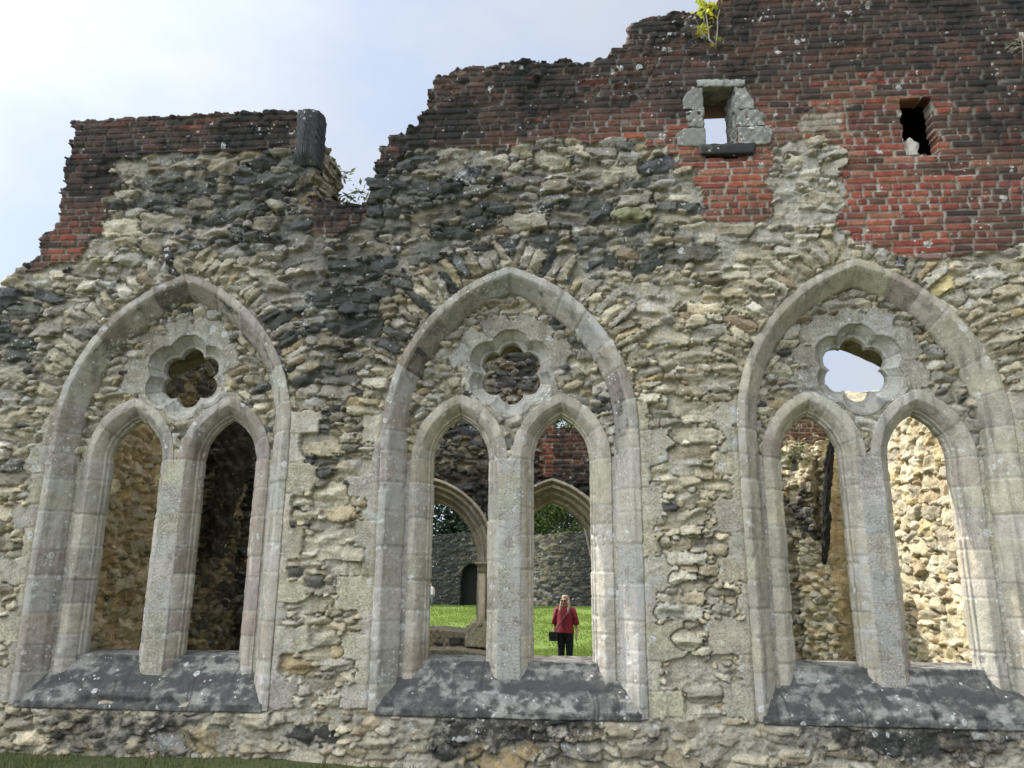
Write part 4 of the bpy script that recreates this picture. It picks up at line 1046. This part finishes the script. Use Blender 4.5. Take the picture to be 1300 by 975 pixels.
blades('lawn_grass', 'sunlit grass blades towards the far wall', 60000, (-9, 3.2), (15, 36), lambda x, y: GZ+.03*np.sin(x*.5)*np.sin(y*.4)+.012*np.sin(x*2.3+y*1.7), (.02, .07), [(.15, .235, .032), (.20, .28, .05), (.28, .30, .10), (.11, .18, .025)], MLEAF, lambda x, y: np.clip(.5+.6*vnoise(x, y, 1.2, 2.4, 72), 0, 1), 6)

# ------------------------------------------------------------------ plants
def leaf_cloud(pts, size, cols, rs, aspect=1.8, n_per=1, droop=.3):
    """leaf quads (bent into two faces) round the given points"""
    pts = np.asarray(pts); n = len(pts)
    a = rs.uniform(0, 2*math.pi, n); el = rs.uniform(-.9, .6, n)-droop*.3
    d = np.stack([np.cos(a)*np.cos(el), np.sin(a)*np.cos(el), np.sin(el)], -1)
    r = rs.normal(size=(n, 3)); s_ = np.cross(d, r); s_ /= np.linalg.norm(s_, axis=1)[:, None]+1e-9
    L = size*rs.uniform(.6, 1.3, n)[:, None]; w_ = L/aspect/2
    nrm = np.cross(d, s_)
    p0 = pts; p1 = pts+d*L*.45+s_*w_+nrm*L*.06; p2 = pts+d*L; p3 = pts+d*L*.45-s_*w_+nrm*L*.06
    Vt = np.stack([p0, p1, p2, p3], 1).reshape(-1, 3); i = np.arange(n)*4
    F = np.stack([i, i+1, i+2, i+3], -1)
    c_ = np.array(cols)[rs.integers(0, len(cols), n)]*rs.uniform(.7, 1.3, (n, 1))
    return Vt, F, np.repeat(c_, 4, 0)
def tree(name, label, x, y, height, cr, seed, cols, nleaf=7000, leaf=.22, base=GZ, crown_lo=.25, group=None, dense_=1.0):
    rs = np.random.default_rng(seed); random.seed(seed)
    t_ = thing(name, label, 'tree', (x, y, base), group or ('trees beyond the far wall' if y > 30 else None))
    mb = MB()
    tr = .035*height*.5
    top = height*.8
    mb.tube([(0, 0, -.2), (rs.normal(0, .05), rs.normal(0, .05), top*.35), (rs.normal(0, .15), rs.normal(0, .15), top*.7), (0, 0, top)], [tr*1.25, tr, tr*.6, tr*.2], 10)
    cl = []
    nb = 22
    for i in range(nb):
        h0 = height*rs.uniform(crown_lo, .82); a = rs.uniform(0, 2*math.pi); ln_ = cr*rs.uniform(.55, 1.0)*(1.0-.45*abs(h0/height-.5))
        tip = np.array([math.cos(a)*ln_, math.sin(a)*ln_, h0+ln_*rs.uniform(.1, .6)])
        mid = np.array([math.cos(a)*ln_*.5, math.sin(a)*ln_*.5, h0+ln_*.2])
        mb.tube([(0, 0, h0), tuple(mid), tuple(tip)], [tr*.32, tr*.2, tr*.05], 6)
        for k in range(4):
            c_ = mid+(tip-mid)*rs.uniform(.1, 1.1)+rs.normal(0, cr*.13, 3); cl.append((c_, cr*rs.uniform(.16, .32)))
    cl.append((np.array([0, 0, height*.9]), cr*.35))
    mb.build('trunk', MBARK, t_)
    w_ = np.array([q[1]**2 for q in cl]); w_ /= w_.sum(); ch = rs.choice(len(cl), nleaf, p=w_)
    cc = np.array([q[0] for q in cl])[ch]; rr_ = np.array([q[1] for q in cl])[ch]
    dv = rs.normal(size=(nleaf, 3)); dv /= np.linalg.norm(dv, axis=1)[:, None]; rad = rr_*rs.uniform(.2, 1.0, nleaf)**.6
    P = cc+dv*rad[:, None]*np.array([1, 1, .75])
    Vt, F, C_ = leaf_cloud(P, leaf, cols, rs)
    mkmesh('crown', Vt, F, MLEAF, t_, {'col': C_}, False)
    return t_
DG = [(.022, .045, .020), (.03, .06, .025), (.04, .07, .03), (.018, .038, .02)]
LG = [(.09, .13, .03), (.06, .10, .025), (.13, .17, .04), (.05, .08, .02)]
tree('yew_tree', 'broad dark green tree rising over the far wall at the left arch', -9.2, 42, 13, 5.2, 1, DG, 14000, .30, crown_lo=.12)
tree('yew_tree', 'very dark tree beyond the far wall at the middle of the left arch', -5.0, 44, 15, 5.5, 2, DG, 14000, .30, crown_lo=.12)
tree('woodland_tree', 'light green tree with visible trunk seen under the right arch', 1.2, 43, 14, 4.6, 3, LG, 8000, .26, crown_lo=.22)
tree('woodland_tree', 'yellow green tree right of centre beyond the far wall', 4.6, 45, 15, 5.0, 4, LG, 9000, .26, crown_lo=.2)
tree('woodland_tree', 'tall tree far behind the others under the arches', -1.4, 52, 17, 5.4, 5, DG+LG[:1], 11000, .30, crown_lo=.1)
tree('ash_tree', 'leafy tree whose pale leaves show over the red brick', 1.25, 12.8, 6.6, 1.9, 6, [(.16, .22, .06), (.11, .16, .04), (.2, .24, .08)], 2600, .11, crown_lo=.55)
def sapling(name, label, cat, pts_list, leaves, lcols, size, parent_mat=MTWIG, seed=1, aspect=1.8):
    t_ = thing(name, label, cat, pts_list[0][0][0]); o0 = Vector(pts_list[0][0][0])
    mb = MB()
    for pts, rr in pts_list: mb.tube([Vector(p)-o0 for p in pts], rr, 6)
    mb.build('stem', parent_mat, t_)
    rs = np.random.default_rng(seed); P = []
    for c_, r_, n in leaves: P.append(np.array(c_)-np.array(o0)+rs.normal(0, r_, (n, 3)))
    Vt, F, C_ = leaf_cloud(np.concatenate(P), size, lcols, rs, aspect)
    mkmesh('foliage', Vt, F, MLEAF, t_, {'col': C_}, False)
    return t_
def w3(u, v, y): x_, z_ = wallpt(u, v, y); return (x_, y, z_)
yb = -.06
sapling('sycamore_sapling', 'yellow leaved sapling sprouting from the dark brick top', 'sapling',
    [([w3(908, 64, 0), w3(907, 56, yb), w3(900, 50, yb-.02), w3(899, 38, yb), w3(897, 22, yb), w3(893, 8, yb-.02), w3(889, -6, yb)], [.013, .011, .010, .009, .007, .006, .004]),
     ([w3(908, 62, 0), w3(910, 50, yb), w3(911, 34, yb), w3(911, 22, yb), w3(914, 12, yb)], [.010, .008, .006, .005, .003]),
     ([w3(900, 50, yb), w3(893, 43, yb), w3(889, 38, yb)], [.006, .005, .003]), ([w3(898, 34, yb), w3(894, 28, yb), w3(893, 18, yb)], [.005, .004, .003]), ([w3(889, 36, yb), w3(884, 26, yb), w3(882, 20, yb)], [.003, .002, .002])],
    [(w3(897, 13, yb), .052, 34), (w3(891, 3, yb), .045, 30), (w3(902, 9, yb), .04, 18), (w3(888, 38, yb), .018, 10), (w3(894, 37, yb), .02, 10), (w3(903, 21, yb), .03, 8), (w3(910, 53, yb), .012, 5), (w3(888, -12, yb), .06, 30)],
    [(.62, .55, .04), (.50, .50, .05), (.70, .62, .08), (.38, .44, .05)], .06, MTWIG, 3, 1.3)
yg = .75
tw = [([w3(417, 275, yg), w3(419, 245, yg), w3(424, 222, yg), w3(428, 210, yg)], [.012, .009, .006, .003]), ([w3(428, 275, yg), w3(432, 250, yg), w3(444, 246, yg), w3(464, 243, yg)], [.010, .008, .005, .003]), ([w3(417, 262, yg), w3(411, 240, yg), w3(410, 225, yg)], [.008, .005, .003]), ([w3(420, 240, yg), w3(430, 228, yg), w3(441, 216, yg)], [.006, .004, .002])]
lv_ = [(w3(u, v, yg), .035, n) for u, v, n in ((428, 212, 8), (420, 222, 10), (434, 221, 8), (441, 217, 6), (412, 228, 8), (416, 240, 8), (411, 247, 8), (424, 232, 7), (436, 250, 8), (446, 246, 7), (455, 246, 6), (463, 243, 6), (432, 254, 7), (413, 252, 8), (417, 214, 9), (424, 208, 7), (430, 220, 9), (438, 224, 8), (415, 234, 8), (450, 240, 7), (458, 250, 7), (442, 252, 7), (426, 242, 8))]
sapling('buddleia_bush', 'sparse narrow leaved bush growing in the gap between stump and brick', 'bush', tw, lv_, [(.16, .20, .07), (.22, .25, .11), (.12, .16, .05)], .085, MTWIG, 5, 2.8)
def tuft(name, label, cat, c, r, n, cols, size, seed, up=.25, asp=3.0):
    rs = np.random.default_rng(seed)
    pts = [([tuple(np.array(c)+np.array([rs.normal(0, r*.2), 0, -.05])), tuple(np.array(c)+np.array([rs.normal(0, r*.5), rs.normal(0, r*.3), up*rs.uniform(.3, 1)]))], [.006, .002]) for _ in range(5)]
    return sapling(name, label, cat, pts, [(tuple(np.array(c)+np.array([0, 0, up*.4])), r, n)], cols, size, MTWIG, seed, asp)
tuft('fern', 'green fern on the dark ledge inside the left window', 'fern', (-4.55, 4.35, 3.55), .16, 90, [(.10, .16, .03), (.14, .19, .04), (.20, .20, .05)], .13, 21)
tuft('wall_plant', 'green and brown weed on the broken springer in the right window', 'plant', (3.92, 4.55, 3.30), .15, 130, [(.13, .17, .05), (.18, .18, .07), (.25, .20, .12), (.10, .14, .04)], .09, 22)
tuft('wall_weed', 'tiny weed on the wall top beside the brick step', 'weed', (wallpt(722, 76)[0], .3, wallpt(722, 76)[1]), .05, 24, [(.20, .20, .08), (.14, .16, .05)], .07, 23, .12)
tuft('dry_grass_tuft', 'pale dry plant hanging at the top right edge of the brick', 'plant', (wallpt(1291, 40)[0], -.05, wallpt(1291, 40)[1]), .07, 70, [(.42, .38, .26), (.34, .32, .2)], .09, 24, -.45, 5)

# ------------------------------------------------------------------ people
SKIN = plain('skin', (.50, .30, .22), .6, .08, 30); HAIR = plain('blonde_hair', (.40, .27, .19), .6, .35, 60); BLACK = plain('black_cloth', (.012, .013, .02), .85, .4, 30)
LEATH = plain('black_leather', (.018, .022, .03), .45, .3, 30, spec=.5); GLASS = plain('dark_lens', (.01, .01, .01), .15, .1, 10, spec=.6)
WHITE = plain('white_cloth', (.62, .62, .62), .85, .12, 20)
mB, ntB, bB = newmat('red_print_blouse'); gB = G(ntB)
pB = gB.n('ShaderNodeTexCoord').outputs['Object']; vB = gB.n('ShaderNodeTexVoronoi'); vB.inputs['Scale'].default_value = 13; gB.l(pB, vB.inputs['Vector'])
cB = gB.mix(gB.mapr(vB.outputs['Distance'], .2, .34, 1, 0), (.235, .012, .028), (.06, .010, .016)); nB = gB.noise(pB, 34, 3, .6)
cB = gB.mix(gB.mapr(nB.outputs[0], .60, .68, 0, .7), cB, (.55, .12, .12)); gB.l(cB, bB.inputs['Base Color']); bB.inputs['Roughness'].default_value = .8
def skinfig(name, nodes, edges, mat, parent, sub=2):
    me = bpy.data.meshes.new(name); me.from_pydata([n[0] for n in nodes], edges, []); me.materials.append(mat)
    o = bpy.data.objects.new(name, me); COL.objects.link(o); o.parent = parent
    md = o.modifiers.new('skin', 'SKIN'); md.use_smooth_shade = True
    for i, n in enumerate(nodes):
        r = n[1]; me.skin_vertices[0].data[i].radius = r if isinstance(r, tuple) else (r, r)
        me.skin_vertices[0].data[i].use_root = (i == 0)
    s = o.modifiers.new('sub', 'SUBSURF'); s.levels = sub; s.render_levels = sub
    return o
def ell(cx_, cy_, z_, rx, ry, n=18, wob=0, ph=0):
    return [(cx_+rx*math.cos(2*math.pi*k/n)*(1+wob*math.sin(5*2*math.pi*k/n+ph)), cy_+ry*math.sin(2*math.pi*k/n)*(1+wob*math.sin(5*2*math.pi*k/n+ph)), z_) for k in range(n)]
def body_nodes(H, armL, armR):
    s = H/1.64; N = []; E = []
    def add(p, r, par=None):
        N.append(((p[0]*s, p[1]*s, p[2]*s), tuple(q*s for q in r) if isinstance(r, tuple) else r*s)); i = len(N)-1
        if par is not None: E.append((par, i))
        return i
    pel = add((0, 0, .88), (.15, .11)); wa = add((0, 0, 1.04), (.135, .10), pel); ch = add((0, -.005, 1.22), (.15, .11), wa); up = add((0, 0, 1.33), (.10, .08), ch)
    nk = add((0, -.005, 1.42), .048, up); hd = add((0, -.015, 1.49), (.066, .075), nk); h2 = add((0, -.012, 1.56), (.072, .085), hd); add((0, -.005, 1.62), (.045, .055), h2)
    for sx, arm in ((-1, armL), (1, armR)):
        hp = add((sx*.09, 0, .83), .085, pel); kn = add((sx*.10, -.01, .47), .055, hp); an = add((sx*.105, .02, .09), .036, kn); add((sx*.115, -.12, .03), (.035, .028), an)
        shd = add((sx*.165, 0, 1.34), .052, up); el = add(arm[0], .040, shd); wr = add(arm[1], .026, el); pm = add(arm[2], (.036, .02), wr)
        d = np.array(arm[2])-np.array(arm[1]); d = d/np.linalg.norm(d)
        for q, (off, L) in enumerate(((-.026, .055), (-.009, .068), (.009, .072), (.026, .062))):
            b = np.array(arm[2])+d*.02+np.array([0, off, 0]); f1 = add(tuple(b+d*L*.6), .0085, pm); add(tuple(b+d*L+np.array([-sx*.015, 0, 0])), .0075, f1)
        add(tuple(np.array(arm[2])+np.array([0, -.045, -.02])), .010, pm)
    return N, E
yw = 10.15; xw = .36
lady = thing('person', 'woman in red patterned blouse, dark trousers and sunglasses standing on the lawn', 'person', (.42, yw, GZ)); lady.rotation_euler = (0, 0, -.28); lady.scale = (.92, .95, 1)
N, E = body_nodes(1.63, ((-.26, .04, 1.10), (-.27, .0, .88), (-.275, -.0, .80)), ((.26, .03, 1.10), (.285, -.01, .87), (.28, -.02, .785)))
skinfig('body', N, E, SKIN, lady)
mb = MB()
bl = [(1.415, .06, .055), (1.40, .10, .075), (1.37, .175, .095), (1.33, .20, .11), (1.25, .205, .125), (1.15, .205, .13), (1.05, .20, .13), (.95, .205, .135), (.88, .215, .145), (.865, .213, .143), (.875, .19, .12)]
mb.loft([ell(0, 0, z_, a_, b_, 28, .02 if z_ < 1.2 else 0, z_*9) for z_, a_, b_ in bl], None, False)
blouse = mb.build('blouse', mB, lady)
for sx in (-1, 1):
    mb = MB(); mb.tube([(sx*.13, 0, 1.365), (sx*.185, 0, 1.335), (sx*.225, .01, 1.24), (sx*.262, .025, 1.10), (sx*.265, .02, 1.04), (sx*.262, .02, 1.045)], [.06, .075, .074, .072, .074, .058], 14); mb.build('sleeve', mB, blouse)
mb = MB()
for sx in (-1, 1): mb.loft([ell(sx*.088, 0, .93, .10, .115), ell(sx*.092, 0, .82, .105, .115), ell(sx*.098, 0, .70, .098, .10), ell(sx*.10, -.005, .47, .078, .08), ell(sx*.105, .01, .15, .07, .075), ell(sx*.105, .01, .08, .07, .08)], None, True)
mb.loft([ell(0, 0, .96, .17, .118), ell(0, 0, .88, .19, .125), ell(0, 0, .80, .185, .12), ell(0, 0, .77, .10, .09)])
mb.build('trousers', BLACK, lady)
for sx in (-1, 1):
    mb = MB(); mb.loft([ell(sx*.115, .03, .0, .042, .06), ell(sx*.115, -.03, .05, .048, .11), ell(sx*.112, 0, .085, .04, .06)]); mb.build('shoe', LEATH, lady)
# long hair, face turned to the left of the picture
mb = MB(); 
for z_, rx_, ry_, cy_ in [(0, 0, 0, 0)]: pass
hr_ = [(1.655, .02, .02, .0, .015), (1.645, .06, .065, .0, .015), (1.61, .088, .092, .008, .018), (1.56, .094, .092, .014, .028), (1.50, .092, .080, .016, .042), (1.44, .098, .066, .018, .052), (1.36, .112, .055, .02, .065), (1.27, .105, .045, .018, .080), (1.22, .075, .03, .018, .085)]
mb.loft([ell(cx_, cy_, z_, a_, b_, 20, .03, z_*7) for z_, a_, b_, cx_, cy_ in hr_]); mb.build('hair', HAIR, lady)
for sx in (-1, 1):
    mb = MB(); mb.tube([(sx*.075+.012, -.035, 1.56), (sx*.092+.012, -.05, 1.46), (sx*.105+.015, -.085, 1.36), (sx*.10+.015, -.11, 1.26)], [.025, .032, .034, .012], 8); mb.build('hair_lock', HAIR, lady)
mb = MB()
for sx in (-1, 1): mb.loft([ell(sx*.032-.012, -.098, 1.535+dz, .030*k, .012*k, 12) for dz, k in ((-.020, .55), (-.012, .95), (.008, 1.0), (.018, .7))])
mb.tube([(-.084, -.03, 1.545), (-.05, -.10, 1.545), (.03, -.10, 1.545), (.07, -.03, 1.545)], .005, 6); mb.build('sunglasses', GLASS, lady)
mb = MB(); mb.loft([ell(-.012, -.10, 1.485, .016, .012, 10), ell(-.014, -.112, 1.495, .015, .015, 10), ell(-.012, -.105, 1.525, .008, .010, 10)]); mb.build('nose', SKIN, lady)
bag = thing('shoulder_bag', 'black cross body bag hanging at the hip of the woman in red', 'bag', (.42-.225*math.cos(.28)-.10*math.sin(.28), yw-.10*math.cos(.28)+.225*math.sin(.28), GZ+.80)); bag.rotation_euler = (0, 0, -.28)
mb = MB(); mb.loft([[(x_*k, y_*k2, z_) for x_, y_ in ((-.10, -.04), (-.06, -.055), (.06, -.055), (.10, -.04), (.10, .04), (-.10, .04))] for z_, k, k2 in ((-.10, .85, .9), (-.09, .98, 1), (.05, 1, 1), (.085, .9, .8))]); mb.build('pouch', LEATH, bag, False)
mb = MB(); mb.loft([[(x_, y_, z_) for x_, y_ in ((-.098, -.062), (.098, -.062), (.098, -.045), (-.098, -.045))] for z_ in (-.02, .06, .088)]); mb.build('flap', LEATH, bag, False)
mb = MB(); mb.tube([(.05, -.045, .09), (.18, -.055, .30), (.30, -.04, .46), (.355, .0, .565), (.36, .09, .60), (.32, .20, .52), (.16, .24, .25), (-.06, .13, .09)], .011, 6); mb.build('strap', LEATH, bag)
kid = thing('person', 'distant figure in a white top by the far wall', 'person', (-6.93, 34.0, GZ))
N, E = body_nodes(1.25, ((-.26, 0, 1.10), (-.25, -.03, .88), (-.24, -.04, .80)), ((.26, 0, 1.10), (.25, -.03, .88), (.24, -.04, .80)))
skinfig('body', N, E, SKIN, kid, 1)
k_ = 1.25/1.64
mb = MB(); mb.loft([ell(0, 0, z_*k_, a_*k_, b_*k_, 16) for z_, a_, b_ in bl], None, False); mb.build('top', WHITE, kid)
mb = MB()
for sx in (-1, 1): mb.loft([ell(sx*.09*k_, 0, .93*k_, .10*k_, .11*k_, 12), ell(sx*.10*k_, 0, .47*k_, .08*k_, .08*k_, 12), ell(sx*.105*k_, 0, .07*k_, .07*k_, .08*k_, 12)])
mb.build('trousers', plain('grey_cloth', (.12, .13, .16), .85, .2, 20), kid)
mb = MB(); mb.loft([ell(0, cy_, z_*k_, a_*k_, b_*k_, 14) for z_, a_, b_, cx_, cy_ in hr_[:6]]); mb.build('hair', plain('brown_hair', (.12, .07, .04), .6, .3, 40), kid)

# ------------------------------------------------------------------ light, sky, view
SUN_AZ, SUN_EL = R(-66), R(41)      # azimuth measured from +Y towards +X
sd_ = Vector((math.sin(SUN_AZ)*math.cos(SUN_EL), math.cos(SUN_AZ)*math.cos(SUN_EL), math.sin(SUN_EL)))
sl_ = bpy.data.lights.new('sun', 'SUN'); sl_.energy = 5.0; sl_.angle = R(.6); sl_.color = (1.0, .95, .86)
so = bpy.data.objects.new('sun', sl_); COL.objects.link(so); so.rotation_euler = sd_.to_track_quat('Z', 'Y').to_euler()
wd = bpy.data.worlds.new('World'); SC.world = wd; wd.use_nodes = True
nt = wd.node_tree; g = G(nt); bg = nt.nodes['Background']
sky = g.n('ShaderNodeTexSky'); sky.sky_type = 'NISHITA'; sky.sun_disc = False; sky.sun_elevation = SUN_EL; sky.sun_rotation = SUN_AZ
D = g.n('ShaderNodeTexCoord').outputs['Generated']
sp = g.n('ShaderNodeSeparateXYZ'); g.l(D, sp.inputs[0])
# high thin overcast: project the direction onto a cloud deck
zz = g.math('ADD', g.math('MAXIMUM', sp.outputs[2], 0.0), .28)
cv = g.n('ShaderNodeCombineXYZ'); g.l(g.math('DIVIDE', sp.outputs[0], zz), cv.inputs[0]); g.l(g.math('DIVIDE', sp.outputs[1], zz), cv.inputs[1])
c1 = g.noise(cv.outputs[0], 1.15, 6, .55); c2 = g.noise(cv.outputs[0], 3.1, 5, .6)
cf = g.math('ADD', g.math('MULTIPLY', c1.outputs[0], .75), g.math('MULTIPLY', c2.outputs[0], .25))
thick = g.mapr(cf, .38, .60)
# brightness of the cloud deck: brighter round the veiled sun, and an added unseen bright lobe to light the facade
dt = g.n('ShaderNodeVectorMath'); dt.operation = 'DOT_PRODUCT'; g.l(D, dt.inputs[0]); dt.inputs[1].default_value = sd_
glow = g.mapr(dt.outputs['Value'], .45, 1.0, 0, 1)
d2 = g.n('ShaderNodeVectorMath'); d2.operation = 'DOT_PRODUCT'; g.l(D, d2.inputs[0]); d2.inputs[1].default_value = Vector((-.60, -.40, .69)).normalized()
back = g.math('POWER', g.math('MAXIMUM', d2.outputs['Value'], 0.0), 3.6)
br = g.math('ADD', 5.0, g.math('ADD', g.math('MULTIPLY', glow, 1.2), g.math('MULTIPLY', back, 50.0)))
cc = g.n('ShaderNodeCombineColor'); 
for i, q in enumerate((.93, .985, 1.06)): g.l(g.math('MULTIPLY', br, q), cc.inputs[i])
blue = g.mix(.65, sky.outputs[0], (4.9, 5.9, 7.9))
skyc = g.mix(g.math('MULTIPLY_ADD', thick, .72, .22, clamp=True), blue, cc.outputs[0])
g.l(skyc, bg.inputs[0]); bg.inputs[1].default_value = .11
vs = SC.view_settings; vs.view_transform = 'Standard'; vs.look = 'None'; vs.gamma = 1.0; vs.use_curve_mapping = False; vs.exposure = 0.36
SC.cycles.max_bounces = 6
